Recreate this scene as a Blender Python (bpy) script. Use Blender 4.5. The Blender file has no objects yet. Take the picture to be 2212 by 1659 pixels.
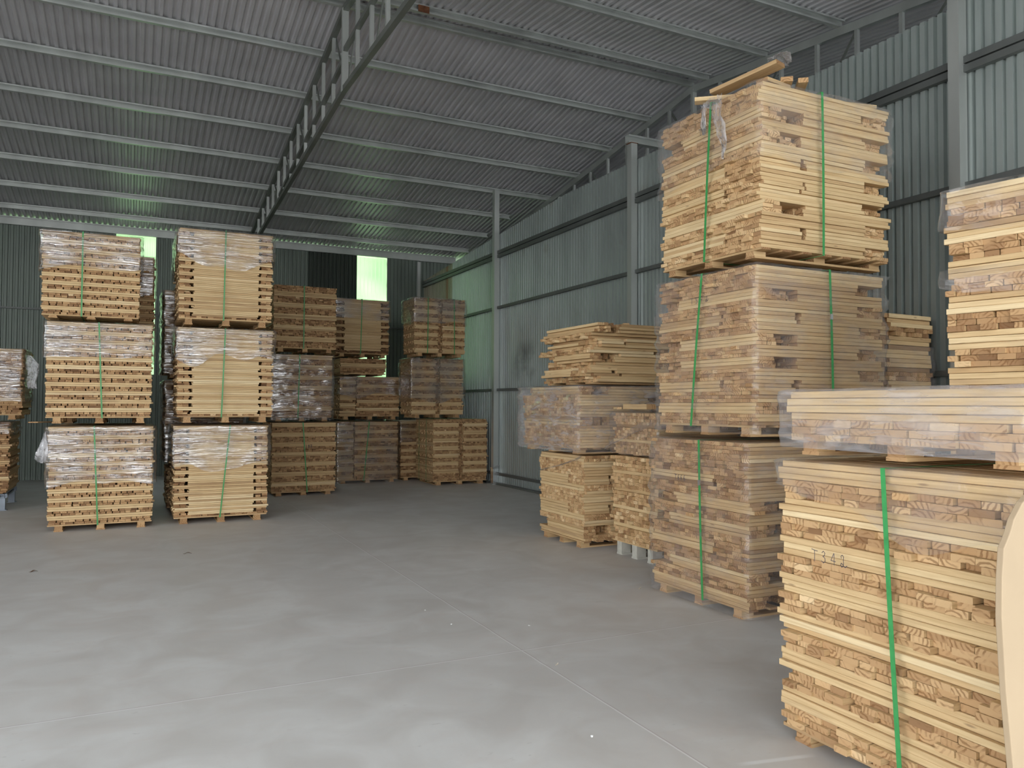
import bpy, math, random
from mathutils import Vector, Matrix, noise

scene = bpy.context.scene
COL = scene.collection

# ------------------------------------------------------------------ camera, world, light, exposure
CAM_H = 1.5
F_PX, PITCH, YAW, ROLL = 1683.8, math.radians(1.562), math.radians(26.02), math.radians(.2707)
fwd = Vector((math.sin(YAW) * math.cos(PITCH), math.cos(YAW) * math.cos(PITCH), math.sin(PITCH)))
rgt = Vector((math.cos(YAW), -math.sin(YAW), 0))
upv = rgt.cross(fwd)
r2 = math.cos(ROLL) * rgt + math.sin(ROLL) * upv
u2 = -math.sin(ROLL) * rgt + math.cos(ROLL) * upv
cam = bpy.data.cameras.new('camera')
cam_ob = bpy.data.objects.new('camera', cam)
COL.objects.link(cam_ob)
M3 = Matrix((r2, u2, -fwd)).transposed()
cam_ob.matrix_world = Matrix.Translation((0, 0, CAM_H)) @ M3.to_4x4()
cam.sensor_fit = 'HORIZONTAL'
cam.sensor_width = 36.0
cam.lens = 36.0 * F_PX / 2212.0
cam.clip_start = 0.05
cam.clip_end = 400
scene.camera = cam_ob

world = bpy.data.worlds.new('overcast_sky')
scene.world = world
world.use_nodes = True
wn, wl = world.node_tree.nodes, world.node_tree.links
wn.clear()
w_out = wn.new('ShaderNodeOutputWorld')
w_bg = wn.new('ShaderNodeBackground')
w_tc = wn.new('ShaderNodeTexCoord')
w_sep = wn.new('ShaderNodeSeparateXYZ')
w_ramp = wn.new('ShaderNodeValToRGB')
w_ramp.color_ramp.elements[0].position = 0.0
w_ramp.color_ramp.elements[0].color = (1.0, 1.0, 1.0, 1)
w_ramp.color_ramp.elements[1].position = 0.8
w_ramp.color_ramp.elements[1].color = (0.80, 0.90, 1.0, 1)
wl.new(w_tc.outputs['Generated'], w_sep.inputs[0])
wl.new(w_sep.outputs[2], w_ramp.inputs[0])
wl.new(w_ramp.outputs[0], w_bg.inputs[0])
w_bg.inputs[1].default_value = 2.2
wl.new(w_bg.outputs[0], w_out.inputs[0])

sun = bpy.data.lights.new('sun', 'SUN')
sun.energy = 2.2
sun.angle = math.radians(6)
sun.color = (1.0, 0.96, 0.9)
sun_ob = bpy.data.objects.new('sun', sun)
COL.objects.link(sun_ob)
sun_ob.rotation_euler = Vector((0.42, -0.06, -0.9)).to_track_quat('-Z', 'Y').to_euler()
sun_ob.location = (-20, 5, 40)

scene.view_settings.view_transform = 'Standard'
scene.view_settings.look = 'None'
scene.view_settings.gamma = 1.0
scene.view_settings.exposure = 1.0
scene.view_settings.use_curve_mapping = False
try:
    scene.cycles.use_denoising = True
    scene.cycles.max_bounces = 12
    scene.cycles.diffuse_bounces = 6
    scene.cycles.glossy_bounces = 5
    scene.cycles.transparent_max_bounces = 24
    scene.cycles.sample_clamp_indirect = 8
except Exception:
    pass

# ------------------------------------------------------------------ materials
def new_mat(name):
    m = bpy.data.materials.new(name)
    m.use_nodes = True
    nt = m.node_tree
    return m, nt.nodes, nt.links, nt.nodes['Principled BSDF']

def ramp(nodes, stops):
    r = nodes.new('ShaderNodeValToRGB')
    e = r.color_ramp.elements
    while len(e) < len(stops):
        e.new(0.5)
    for i, (p, c) in enumerate(stops):
        e[i].position = p
        e[i].color = (c[0], c[1], c[2], 1)
    return r

def math_node(nodes, links, op, a, b=None, c=None, clamp=False):
    n = nodes.new('ShaderNodeMath')
    n.operation = op
    n.use_clamp = clamp
    for i, v in enumerate((a, b, c)):
        if v is None:
            continue
        if isinstance(v, (int, float)):
            n.inputs[i].default_value = v
        else:
            links.new(v, n.inputs[i])
    return n.outputs[0]

def mix_rgb(nodes, links, fac, a, b, blend='MIX'):
    n = nodes.new('ShaderNodeMix')
    n.data_type = 'RGBA'
    n.blend_type = blend
    for idx, v in ((0, fac), (6, a), (7, b)):
        if isinstance(v, (int, float)):
            n.inputs[idx].default_value = v
        elif isinstance(v, tuple):
            n.inputs[idx].default_value = (v[0], v[1], v[2], 1)
        else:
            links.new(v, n.inputs[idx])
    return n.outputs[2]

def attr(nodes, name):
    a = nodes.new('ShaderNodeAttribute')
    a.attribute_name = name
    return a.outputs['Fac']

def wood_side():
    m, n, l, b = new_mat('sawn_timber_side')
    uv = n.new('ShaderNodeUVMap'); uv.uv_map = 'UVMap'
    sep = n.new('ShaderNodeSeparateXYZ'); l.new(uv.outputs[0], sep.inputs[0])
    tone, seed = attr(n, 'tone'), attr(n, 'seed')
    z = math_node(n, l, 'MULTIPLY', seed, 37.0)
    cmb = n.new('ShaderNodeCombineXYZ')
    l.new(math_node(n, l, 'MULTIPLY', sep.outputs[0], 2.2), cmb.inputs[0])
    l.new(math_node(n, l, 'MULTIPLY', sep.outputs[1], 55.0), cmb.inputs[1])
    l.new(z, cmb.inputs[2])
    grain = n.new('ShaderNodeTexNoise'); grain.inputs['Scale'].default_value = 1.6
    grain.inputs['Detail'].default_value = 5; grain.inputs['Distortion'].default_value = .4
    l.new(cmb.outputs[0], grain.inputs['Vector'])
    cmb2 = n.new('ShaderNodeCombineXYZ')
    l.new(math_node(n, l, 'MULTIPLY', sep.outputs[0], 1.1), cmb2.inputs[0])
    l.new(math_node(n, l, 'MULTIPLY', sep.outputs[1], 9.0), cmb2.inputs[1])
    l.new(z, cmb2.inputs[2])
    band = n.new('ShaderNodeTexNoise'); band.inputs['Scale'].default_value = 1.3
    band.inputs['Detail'].default_value = 3
    l.new(cmb2.outputs[0], band.inputs['Vector'])
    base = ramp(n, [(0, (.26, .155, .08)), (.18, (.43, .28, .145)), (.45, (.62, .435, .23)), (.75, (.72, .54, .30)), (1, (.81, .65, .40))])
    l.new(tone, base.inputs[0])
    g = ramp(n, [(.3, (.74, .68, .62)), (.62, (1, 1, 1))])
    l.new(grain.outputs[0], g.inputs[0])
    c1 = mix_rgb(n, l, .75, base.outputs[0], g.outputs[0], 'MULTIPLY')
    hm = ramp(n, [(.58, (0, 0, 0)), (.70, (1, 1, 1))])
    l.new(band.outputs[0], hm.inputs[0])
    c2 = mix_rgb(n, l, math_node(n, l, 'MULTIPLY', hm.outputs[0], .38), c1, (.33, .21, .13))
    vk = n.new('ShaderNodeTexVoronoi'); vk.inputs['Scale'].default_value = 1.0
    cmb3 = n.new('ShaderNodeCombineXYZ')
    l.new(math_node(n, l, 'MULTIPLY', sep.outputs[0], 3.0), cmb3.inputs[0])
    l.new(math_node(n, l, 'MULTIPLY', sep.outputs[1], 14.0), cmb3.inputs[1]); l.new(z, cmb3.inputs[2])
    l.new(cmb3.outputs[0], vk.inputs['Vector'])
    kn = ramp(n, [(.03, (1, 1, 1)), (.09, (0, 0, 0))]); l.new(vk.outputs['Distance'], kn.inputs[0])
    c3 = mix_rgb(n, l, math_node(n, l, 'MULTIPLY', kn.outputs[0], .6), c2, (.2, .11, .06))
    l.new(c3, b.inputs['Base Color'])
    b.inputs['Roughness'].default_value = .72
    b.inputs['Specular IOR Level'].default_value = .25
    bump = n.new('ShaderNodeBump'); bump.inputs['Strength'].default_value = .25; bump.inputs['Distance'].default_value = .002
    l.new(grain.outputs[0], bump.inputs['Height']); l.new(bump.outputs[0], b.inputs['Normal'])
    return m

def wood_end():
    m, n, l, b = new_mat('sawn_timber_end_grain')
    uv = n.new('ShaderNodeUVMap'); uv.uv_map = 'UVMap'
    tone, seed = attr(n, 'tone'), attr(n, 'seed')
    sep = n.new('ShaderNodeSeparateXYZ'); l.new(uv.outputs[0], sep.inputs[0])
    ang = math_node(n, l, 'MULTIPLY', seed, 6.28)
    # growth rings about a pith that lies somewhere beside the board
    px = math_node(n, l, 'MULTIPLY', math_node(n, l, 'COSINE', ang), .055)
    py = math_node(n, l, 'MULTIPLY', math_node(n, l, 'SINE', ang), .045)
    cmb = n.new('ShaderNodeCombineXYZ')
    l.new(math_node(n, l, 'ADD', sep.outputs[0], px), cmb.inputs[0])
    l.new(math_node(n, l, 'ADD', sep.outputs[1], py), cmb.inputs[1])
    l.new(math_node(n, l, 'MULTIPLY', seed, 9.0), cmb.inputs[2])
    nz = n.new('ShaderNodeTexNoise'); nz.inputs['Scale'].default_value = 26; nz.inputs['Detail'].default_value = 3
    l.new(cmb.outputs[0], nz.inputs['Vector'])
    sp2 = n.new('ShaderNodeSeparateXYZ'); l.new(cmb.outputs[0], sp2.inputs[0])
    d2 = math_node(n, l, 'ADD', math_node(n, l, 'MULTIPLY', sp2.outputs[0], sp2.outputs[0]), math_node(n, l, 'MULTIPLY', sp2.outputs[1], sp2.outputs[1]))
    d = math_node(n, l, 'SQRT', d2)
    ph = math_node(n, l, 'ADD', math_node(n, l, 'MULTIPLY', d, 330.0), math_node(n, l, 'MULTIPLY', nz.outputs[0], 9.0))
    rings = math_node(n, l, 'ADD', math_node(n, l, 'MULTIPLY', math_node(n, l, 'SINE', ph), .5), .5)
    base = ramp(n, [(0, (.16, .085, .042)), (.25, (.30, .17, .085)), (.55, (.50, .31, .155)), (.85, (.66, .45, .24)), (1, (.78, .58, .34))])
    l.new(tone, base.inputs[0])
    rr = ramp(n, [(.50, (0, 0, 0)), (.85, (1, 1, 1))]); l.new(rings, rr.inputs[0])
    nz2 = n.new('ShaderNodeTexNoise'); nz2.inputs['Scale'].default_value = 14
    l.new(cmb.outputs[0], nz2.inputs['Vector'])
    msk = ramp(n, [(.42, (0, 0, 0)), (.58, (1, 1, 1))]); l.new(nz2.outputs[0], msk.inputs[0])
    fac = math_node(n, l, 'MULTIPLY', math_node(n, l, 'MULTIPLY', rr.outputs[0], msk.outputs[0]), .62)
    c = mix_rgb(n, l, fac, base.outputs[0], (.19, .085, .03))
    l.new(c, b.inputs['Base Color'])
    b.inputs['Roughness'].default_value = .8
    b.inputs['Specular IOR Level'].default_value = .2
    return m

def plain(name, col, rough=.6, metal=0.0, spec=.5, vary=.0, scale=4.0):
    m, n, l, b = new_mat(name)
    b.inputs['Roughness'].default_value = rough
    b.inputs['Metallic'].default_value = metal
    b.inputs['Specular IOR Level'].default_value = spec
    tc = n.new('ShaderNodeTexCoord')
    nz = n.new('ShaderNodeTexNoise'); nz.inputs['Scale'].default_value = scale; nz.inputs['Detail'].default_value = 4
    l.new(tc.outputs['Object'], nz.inputs['Vector'])
    lo = tuple(max(0, c * (1 - vary)) for c in col)
    hi = tuple(min(1, c * (1 + vary)) for c in col)
    r = ramp(n, [(.3, lo), (.7, hi)])
    l.new(nz.outputs[0], r.inputs[0]); l.new(r.outputs[0], b.inputs['Base Color'])
    return m

def sheet_metal(name, col, rough, metal, streak=.12, extra=None):
    """galvanised or painted sheet with dirt running along it"""
    m, n, l, b = new_mat(name)
    tc = n.new('ShaderNodeTexCoord')
    mp = n.new('ShaderNodeMapping'); mp.inputs['Scale'].default_value = (1.1, 1.1, .35)
    l.new(tc.outputs['Object'], mp.inputs[0])
    nz = n.new('ShaderNodeTexNoise'); nz.inputs['Scale'].default_value = 2.2; nz.inputs['Detail'].default_value = 6
    l.new(mp.outputs[0], nz.inputs['Vector'])
    r = ramp(n, [(.32, tuple(c * (1 - streak) for c in col)), (.68, tuple(min(1, c * (1 + streak)) for c in col))])
    l.new(nz.outputs[0], r.inputs[0])
    c = r.outputs[0]
    if extra:
        c = extra(n, l, tc, c)
    l.new(c, b.inputs['Base Color'])
    b.inputs['Metallic'].default_value = metal
    rr = ramp(n, [(.3, (rough * .85,) * 3), (.7, (rough * 1.15,) * 3)])
    l.new(nz.outputs[0], rr.inputs[0]); l.new(rr.outputs[0], b.inputs['Roughness'])
    return m

def box_mask(n, l, axis_out, lo, hi, soft):
    a = math_node(n, l, 'DIVIDE', math_node(n, l, 'SUBTRACT', axis_out, lo), soft, clamp=True)
    c = math_node(n, l, 'DIVIDE', math_node(n, l, 'SUBTRACT', hi, axis_out), soft, clamp=True)
    return math_node(n, l, 'MULTIPLY', a, c)

def right_wall_stains(n, l, tc, c):
    sep = n.new('ShaderNodeSeparateXYZ'); l.new(tc.outputs['Object'], sep.inputs[0])
    nz = n.new('ShaderNodeTexNoise'); nz.inputs['Scale'].default_value = 1.7; nz.inputs['Detail'].default_value = 5
    l.new(tc.outputs['Object'], nz.inputs['Vector'])
    # old yellowed, rust-edged sheets by the far corner
    m1 = box_mask(n, l, sep.outputs[1], 15.9, 18.0, .05)
    c = mix_rgb(n, l, math_node(n, l, 'MULTIPLY', m1, .75), c, (.20, .165, .075))
    m2 = box_mask(n, l, sep.outputs[1], 16.15, 16.32, .05)
    c = mix_rgb(n, l, math_node(n, l, 'MULTIPLY', m2, .8), c, (.20, .085, .03))
    # grime blotch beside the far column
    m3 = math_node(n, l, 'MULTIPLY', box_mask(n, l, sep.outputs[1], 11.7, 13.0, .4), box_mask(n, l, sep.outputs[2], 1.75, 2.7, .35))
    nm = ramp(n, [(.42, (0, 0, 0)), (.62, (1, 1, 1))]); l.new(nz.outputs[0], nm.inputs[0])
    c = mix_rgb(n, l, math_node(n, l, 'MULTIPLY', math_node(n, l, 'MULTIPLY', m3, nm.outputs[0]), .8), c, (.03, .03, .03))
    # brown mud splashes
    m4 = ramp(n, [(.66, (0, 0, 0)), (.74, (1, 1, 1))]); l.new(nz.outputs[0], m4.inputs[0])
    c = mix_rgb(n, l, math_node(n, l, 'MULTIPLY', m4.outputs[0], .35), c, (.22, .17, .11))
    return c

def back_wall_sheets(n, l, tc, c):
    sep = n.new('ShaderNodeSeparateXYZ'); l.new(tc.outputs['Object'], sep.inputs[0])
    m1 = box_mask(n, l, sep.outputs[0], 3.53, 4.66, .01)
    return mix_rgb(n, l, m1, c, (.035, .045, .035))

def floor_mat():
    m, n, l, b = new_mat('trowelled_concrete')
    tc = n.new('ShaderNodeTexCoord')
    sep = n.new('ShaderNodeSeparateXYZ'); l.new(tc.outputs['Object'], sep.inputs[0])
    def nz(scale, det, dist=0, stretch=None):
        t = n.new('ShaderNodeTexNoise'); t.inputs['Scale'].default_value = scale; t.inputs['Detail'].default_value = det
        t.inputs['Distortion'].default_value = dist
        if stretch:
            mp = n.new('ShaderNodeMapping'); mp.inputs['Scale'].default_value = stretch
            l.new(tc.outputs['Object'], mp.inputs[0]); l.new(mp.outputs[0], t.inputs['Vector'])
        else:
            l.new(tc.outputs['Object'], t.inputs['Vector'])
        return t.outputs[0]
    big, mid, fine, tr = nz(.45, 5, .5), nz(2.4, 6, .8), nz(14, 5, .3, (1, 2.2, 1)), nz(3.2, 6, 1.5, (.6, 1.6, 1))
    c = ramp(n, [(.3, (.54, .53, .515)), (.7, (.64, .63, .61))]); l.new(big, c.inputs[0])
    c1 = ramp(n, [(.35, (.86, .83, .81)), (.65, (1.06, 1.06, 1.06))]); l.new(mid, c1.inputs[0])
    col = mix_rgb(n, l, 1.0, c.outputs[0], c1.outputs[0], 'MULTIPLY')
    # pinkish clay dust
    pk = ramp(n, [(.52, (0, 0, 0)), (.75, (1, 1, 1))]); l.new(tr, pk.inputs[0])
    col = mix_rgb(n, l, math_node(n, l, 'MULTIPLY', pk.outputs[0], .42), col, (.55, .485, .45))
    # dark scuffs
    sc = ramp(n, [(.655, (0, 0, 0)), (.72, (1, 1, 1))]); l.new(fine, sc.inputs[0])
    sm = ramp(n, [(.5, (0, 0, 0)), (.64, (1, 1, 1))]); l.new(mid, sm.inputs[0])
    col = mix_rgb(n, l, math_node(n, l, 'MULTIPLY', math_node(n, l, 'MULTIPLY', sc.outputs[0], sm.outputs[0]), .5), col, (.33, .31, .29))
    # pale repaired patch by the left edge
    dx = math_node(n, l, 'DIVIDE', math_node(n, l, 'ADD', sep.outputs[0], .78), .72)
    dy = math_node(n, l, 'DIVIDE', math_node(n, l, 'SUBTRACT', sep.outputs[1], 4.7), .85)
    rr = math_node(n, l, 'ADD', math_node(n, l, 'MULTIPLY', dx, dx), math_node(n, l, 'MULTIPLY', dy, dy))
    rr = math_node(n, l, 'ADD', rr, math_node(n, l, 'MULTIPLY', mid, 1.6))
    pm = ramp(n, [(1.10, (1, 1, 1)), (1.22, (0, 0, 0))]); l.new(math_node(n, l, 'MULTIPLY', rr, .65), pm.inputs[0])
    col = mix_rgb(n, l, math_node(n, l, 'MULTIPLY', pm.outputs[0], .3), col, (.60, .60, .56))
    # saw-cut joints with white dust in them
    wob = math_node(n, l, 'MULTIPLY', math_node(n, l, 'SUBTRACT', mid, .5), .012)
    for axis, pos in ((0, 2.172), (1, 4.298)):
        d = math_node(n, l, 'ABSOLUTE', math_node(n, l, 'ADD', math_node(n, l, 'SUBTRACT', sep.outputs[axis], pos), wob))
        k = ramp(n, [(.0035, (1, 1, 1)), (.0055, (0, 0, 0))]); l.new(d, k.inputs[0])
        dk = math_node(n, l, 'MULTIPLY', k.outputs[0], .7)
        col = mix_rgb(n, l, dk, col, (.80, .80, .79))
        d2 = math_node(n, l, 'ABSOLUTE', math_node(n, l, 'ADD', math_node(n, l, 'SUBTRACT', sep.outputs[axis], pos + .006), wob))
        k2 = ramp(n, [(.002, (1, 1, 1)), (.0045, (0, 0, 0))]); l.new(d2, k2.inputs[0])
        col = mix_rgb(n, l, math_node(n, l, 'MULTIPLY', k2.outputs[0], .55), col, (.25, .17, .165))
    # chalky scrape in front of the near pack
    a = math_node(n, l, 'ADD', math_node(n, l, 'SUBTRACT', sep.outputs[1], 2.55), math_node(n, l, 'MULTIPLY', math_node(n, l, 'SUBTRACT', sep.outputs[0], 2.32), .2))
    k = ramp(n, [(.008, (1, 1, 1)), (.02, (0, 0, 0))]); l.new(math_node(n, l, 'ABSOLUTE', a), k.inputs[0])
    mk = math_node(n, l, 'MULTIPLY', k.outputs[0], box_mask(n, l, sep.outputs[0], 2.3, 2.68, .08))
    col = mix_rgb(n, l, math_node(n, l, 'MULTIPLY', mk, .7), col, (.74, .76, .76))
    l.new(col, b.inputs['Base Color'])
    ro = ramp(n, [(.3, (.5, .5, .5)), (.7, (.68, .68, .68))]); l.new(mid, ro.inputs[0]); l.new(ro.outputs[0], b.inputs['Roughness'])
    b.inputs['Specular IOR Level'].default_value = .35
    bp = n.new('ShaderNodeBump'); bp.inputs['Strength'].default_value = .12; bp.inputs['Distance'].default_value = .004
    l.new(fine, bp.inputs['Height']); l.new(bp.outputs[0], b.inputs['Normal'])
    return m

def film_mat(name, haze, ior, streak=(1.2, 1.2, 16), bump_d=.012, rough=.12, bump_s=.8, cap=.30):
    """thin clear stretch film: mostly see-through, glossy on its creases, a little milky"""
    m = bpy.data.materials.new(name); m.use_nodes = True
    n, l = m.node_tree.nodes, m.node_tree.links
    n.clear()
    out = n.new('ShaderNodeOutputMaterial')
    tc = n.new('ShaderNodeTexCoord')
    mp = n.new('ShaderNodeMapping'); mp.inputs['Scale'].default_value = streak
    l.new(tc.outputs['Object'], mp.inputs[0])
    a = n.new('ShaderNodeTexNoise'); a.inputs['Scale'].default_value = 3.0; a.inputs['Detail'].default_value = 3; a.inputs['Distortion'].default_value = 1.2
    l.new(mp.outputs[0], a.inputs['Vector'])
    c = n.new('ShaderNodeTexNoise'); c.inputs['Scale'].default_value = 3.5; c.inputs['Detail'].default_value = 3
    l.new(tc.outputs['Object'], c.inputs['Vector'])
    bp = n.new('ShaderNodeBump'); bp.inputs['Strength'].default_value = bump_s; bp.inputs['Distance'].default_value = bump_d
    l.new(a.outputs[0], bp.inputs['Height'])
    fr = n.new('ShaderNodeFresnel'); fr.inputs[0].default_value = ior
    l.new(bp.outputs[0], fr.inputs['Normal'])
    tr = n.new('ShaderNodeBsdfTransparent'); tr.inputs[0].default_value = (.985, .985, .985, 1)
    gl = n.new('ShaderNodeBsdfGlossy'); gl.inputs['Roughness'].default_value = rough
    gl.inputs[0].default_value = (.97, .98, 1, 1)
    l.new(bp.outputs[0], gl.inputs['Normal'])
    df = n.new('ShaderNodeBsdfDiffuse'); df.inputs[0].default_value = (.74, .73, .76, 1)
    tl = n.new('ShaderNodeBsdfTranslucent'); tl.inputs[0].default_value = (.74, .73, .76, 1)
    mk = n.new('ShaderNodeMixShader'); mk.inputs[0].default_value = .3
    l.new(df.outputs[0], mk.inputs[1]); l.new(tl.outputs[0], mk.inputs[2])
    hz = ramp(n, [(.35, (haze * .55,) * 3), (.7, (haze * 1.5,) * 3)]); l.new(c.outputs[0], hz.inputs[0])
    hs = ramp(n, [(.40, (.6,) * 3), (.66, (1.5,) * 3)]); l.new(a.outputs[0], hs.inputs[0])
    hf = math_node(n, l, 'MULTIPLY', hz.outputs[0], hs.outputs[0], clamp=True)
    m1 = n.new('ShaderNodeMixShader'); l.new(hf, m1.inputs[0]); l.new(tr.outputs[0], m1.inputs[1]); l.new(mk.outputs[0], m1.inputs[2])
    m2 = n.new('ShaderNodeMixShader'); lk = ramp(n, [(.36, (.25,) * 3), (.60, (1,) * 3)]); l.new(c.outputs[0], lk.inputs[0])
    l.new(math_node(n, l, 'MULTIPLY', math_node(n, l, 'MINIMUM', fr.outputs[0], cap), lk.outputs[0]), m2.inputs[0]); l.new(m1.outputs[0], m2.inputs[1]); l.new(gl.outputs[0], m2.inputs[2])
    l.new(m2.outputs[0], out.inputs[0])
    return m

def pane_mat():
    m = bpy.data.materials.new('translucent_roofing_sheet'); m.use_nodes = True
    n, l = m.node_tree.nodes, m.node_tree.links
    n.clear()
    out = n.new('ShaderNodeOutputMaterial')
    rf = n.new('ShaderNodeBsdfRefraction'); rf.inputs['Roughness'].default_value = .45; rf.inputs['IOR'].default_value = 1.08
    rf.inputs[0].default_value = (.95, 1, .95, 1)
    tl = n.new('ShaderNodeBsdfTranslucent'); tl.inputs[0].default_value = (.8, .95, .8, 1)
    mx = n.new('ShaderNodeMixShader'); mx.inputs[0].default_value = .12
    l.new(rf.outputs[0], mx.inputs[1]); l.new(tl.outputs[0], mx.inputs[2])
    l.new(mx.outputs[0], out.inputs[0])
    return m

MAT = dict(
    side=wood_side(), end=wood_end(),
    roof=sheet_metal('galvanised_roof_sheet', (.54, .53, .55), .42, .32, .07),
    wall_r=sheet_metal('painted_wall_sheet', (.41, .46, .445), .36, .5, .10, right_wall_stains),
    wall_b=sheet_metal('painted_back_wall_sheet', (.16, .19, .165), .5, .3, .15, back_wall_sheets),
    wall_l=sheet_metal('painted_side_wall_sheet', (.33, .40, .40), .48, .45, .10),
    steel=sheet_metal('galvanised_steel', (.50, .52, .50), .38, .6, .12),
    dark_steel=sheet_metal('dull_steel', (.17, .18, .165), .5, .5, .2),
    girt=sheet_metal('dark_girt_steel', (.14, .15, .145), .5, .5, .2),
    foil=plain('bright_sheet_steel', (.75, .76, .78), .25, .9, .5, .05),
    rust=plain('rusty_steel', (.17, .07, .035), .8, .2, .3, .4, 20),
    floor=floor_mat(),
    strap=plain('green_strapping', (.045, .30, .085), .38, 0, .5, .12, 30),
    clip=plain('steel_seal', (.55, .55, .56), .3, .9, .5, .1, 40),
    ink=plain('dark_marker_ink', (.10, .085, .10), .7, 0, .2, .2, 60),
    film_far=film_mat('stretch_film_creased', .035, 2.9, (.55, .55, 8), .020, .07, 1.0, .65),
    film_near=film_mat('stretch_film_clear', .10, 1.45, (1.5, 1.5, 4), .010, .06, .8),
    film_milky=film_mat('stretch_film_milky', .27, 1.6, (1.2, 1.2, 6), .010, .06, .8),
    film_tail=film_mat('bunched_stretch_film', .45, 1.8, (8, 8, 5), .01, .15, 1.0),
    pane=pane_mat(),
    ply=plain('plywood_face', (.45, .34, .22), .6, 0, .3, .05, 3),
    grey_wood=plain('weathered_grey_pallet_wood', (.50, .49, .43), .8, 0, .2, .15, 12),
    rack=plain('blue_grey_rack_paint', (.25, .29, .34), .45, .2, .5, .1, 8),
    card=plain('brown_cardboard', (.30, .19, .09), .8, 0, .2, .1, 8),
    leaf=plain('dry_leaf', (.11, .06, .035), .8, 0, .2, .3, 60),
    shaving=plain('wood_shaving', (.75, .68, .55), .8, 0, .2, .1, 60),
    chip=plain('white_chip', (.80, .80, .78), .7, 0, .2, .05, 60),
    yard=plain('pale_yard_concrete', (.42, .41, .39), .8, 0, .2, .12, .5),
    grass=plain('sunlit_hillside_grass', (.17, .28, .125), .9, 0, .1, .5, .9),
    bush=plain('leafy_green', (.14, .235, .115), .8, 0, .2, .5, 2.0),
)

# ------------------------------------------------------------------ mesh helpers
class MB:
    """collects faces for one mesh"""
    def __init__(s):
        s.v, s.f = [], []
    def add(s, vs, fs):
        o = len(s.v)
        s.v += [tuple(p) for p in vs]
        s.f += [tuple(i + o for i in f) for f in fs]
    def box(s, x0, x1, y0, y1, z0, z1):
        s.add([(x0, y0, z0), (x1, y0, z0), (x1, y1, z0), (x0, y1, z0), (x0, y0, z1), (x1, y0, z1), (x1, y1, z1), (x0, y1, z1)],
              [(0, 3, 2, 1), (4, 5, 6, 7), (0, 1, 5, 4), (1, 2, 6, 5), (2, 3, 7, 6), (3, 0, 4, 7)])
    def bar(s, a, b, w, h, up=(0, 0, 1)):
        """rectangular bar from a to b, w wide, h high (h along up)"""
        a, b = Vector(a), Vector(b)
        d = (b - a).normalized(); up = Vector(up)
        sd = d.cross(up)
        if sd.length < 1e-5:
            sd = Vector((1, 0, 0))
        sd.normalize(); up = sd.cross(d).normalized()
        vs = []
        for p in (a, b):
            for i, j in ((-1, -1), (1, -1), (1, 1), (-1, 1)):
                vs.append(p + sd * (i * w / 2) + up * (j * h / 2))
        s.add(vs, [(0, 1, 2, 3), (7, 6, 5, 4), (0, 4, 5, 1), (1, 5, 6, 2), (2, 6, 7, 3), (3, 7, 4, 0)])
    def channel(s, a, b, w, h, t=.006, up=(0, 0, 1), lip=.014, flip=1):
        """lipped C purlin: web plus two flanges plus lips"""
        a, b = Vector(a), Vector(b)
        d = (b - a).normalized(); up = Vector(up)
        sd = (d.cross(up)).normalized() * flip; up = up.normalized()
        def bx(c0, c1, u0, u1):
            vs = []
            for p in (a, b):
                for i, j in ((c0, u0), (c1, u0), (c1, u1), (c0, u1)):
                    vs.append(p + sd * i + up * j)
            s.add(vs, [(0, 1, 2, 3), (7, 6, 5, 4), (0, 4, 5, 1), (1, 5, 6, 2), (2, 6, 7, 3), (3, 7, 4, 0)])
        bx(-w / 2, -w / 2 + t, -h / 2, h / 2)
        bx(-w / 2 + t, w / 2, -h / 2, -h / 2 + t)
        bx(-w / 2 + t, w / 2, h / 2 - t, h / 2)
        bx(w / 2 - t, w / 2, -h / 2 + t, -h / 2 + t + lip)
        bx(w / 2 - t, w / 2, h / 2 - t - lip, h / 2 - t)
    def build(s, name, mat, parent=None, smooth=False, loc=None):
        me = bpy.data.meshes.new(name)
        me.from_pydata(s.v, [], s.f)
        if smooth:
            me.polygons.foreach_set('use_smooth', [True] * len(me.polygons))
        me.materials.append(mat)
        me.update()
        o = bpy.data.objects.new(name, me)
        COL.objects.link(o)
        if loc:
            o.location = loc
        if parent:
            o.parent = parent
        return o

def tag(o, label=None, cat=None, group=None, kind=None):
    if label: o['label'] = label
    if cat: o['category'] = cat
    if group: o['group'] = group
    if kind: o['kind'] = kind
    return o

def empty(name, loc, rz=0):
    o = bpy.data.objects.new(name, None)
    COL.objects.link(o)
    o.location = loc
    o.rotation_euler = (0, 0, rz)
    o.empty_display_size = .2
    return o

# ------------------------------------------------------------------ the building
X0, XW, XR = -8.0, 6.23, 12.0          # left wall, line of the right-hand columns, right edge of the roof
YB, YF = 17.75, -2.5                    # back wall, open front
RIDGE, ZR = 9.13, 6.26                  # ridge line, height of the purlins' undersides there
SF, SN = .145, .11                      # roof slopes beyond / before the ridge
PH = .10                                # purlin depth
def zu(y):                              # underside of the purlins
    return ZR - (SF * (y - RIDGE) if y > RIDGE else SN * (RIDGE - y))

mb = MB()
mb.add([(X0 - .1, YF, 0), (XR, YF, 0), (XR, YB + .2, 0), (X0 - .1, YB + .2, 0), (X0 - .1, YF, -.15), (XR, YF, -.15), (XR, YB + .2, -.15), (X0 - .1, YB + .2, -.15)],
       [(0, 1, 2, 3), (7, 6, 5, 4), (0, 4, 5, 1), (1, 5, 6, 2), (2, 6, 7, 3), (3, 7, 4, 0)])
mb.box(X0 - .1, XR, -12, YF, -.15, 0)
tag(mb.build('floor', MAT['floor']), 'pale grey dusty concrete floor with two fine crossing joints', 'floor', kind='structure')

def rib(pitch, depth, crest, slope):
    """one trapezoid rib: list of (along, out)"""
    return [(0, 0), (crest, 0), (crest + slope, depth), (pitch - slope, depth)]

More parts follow.
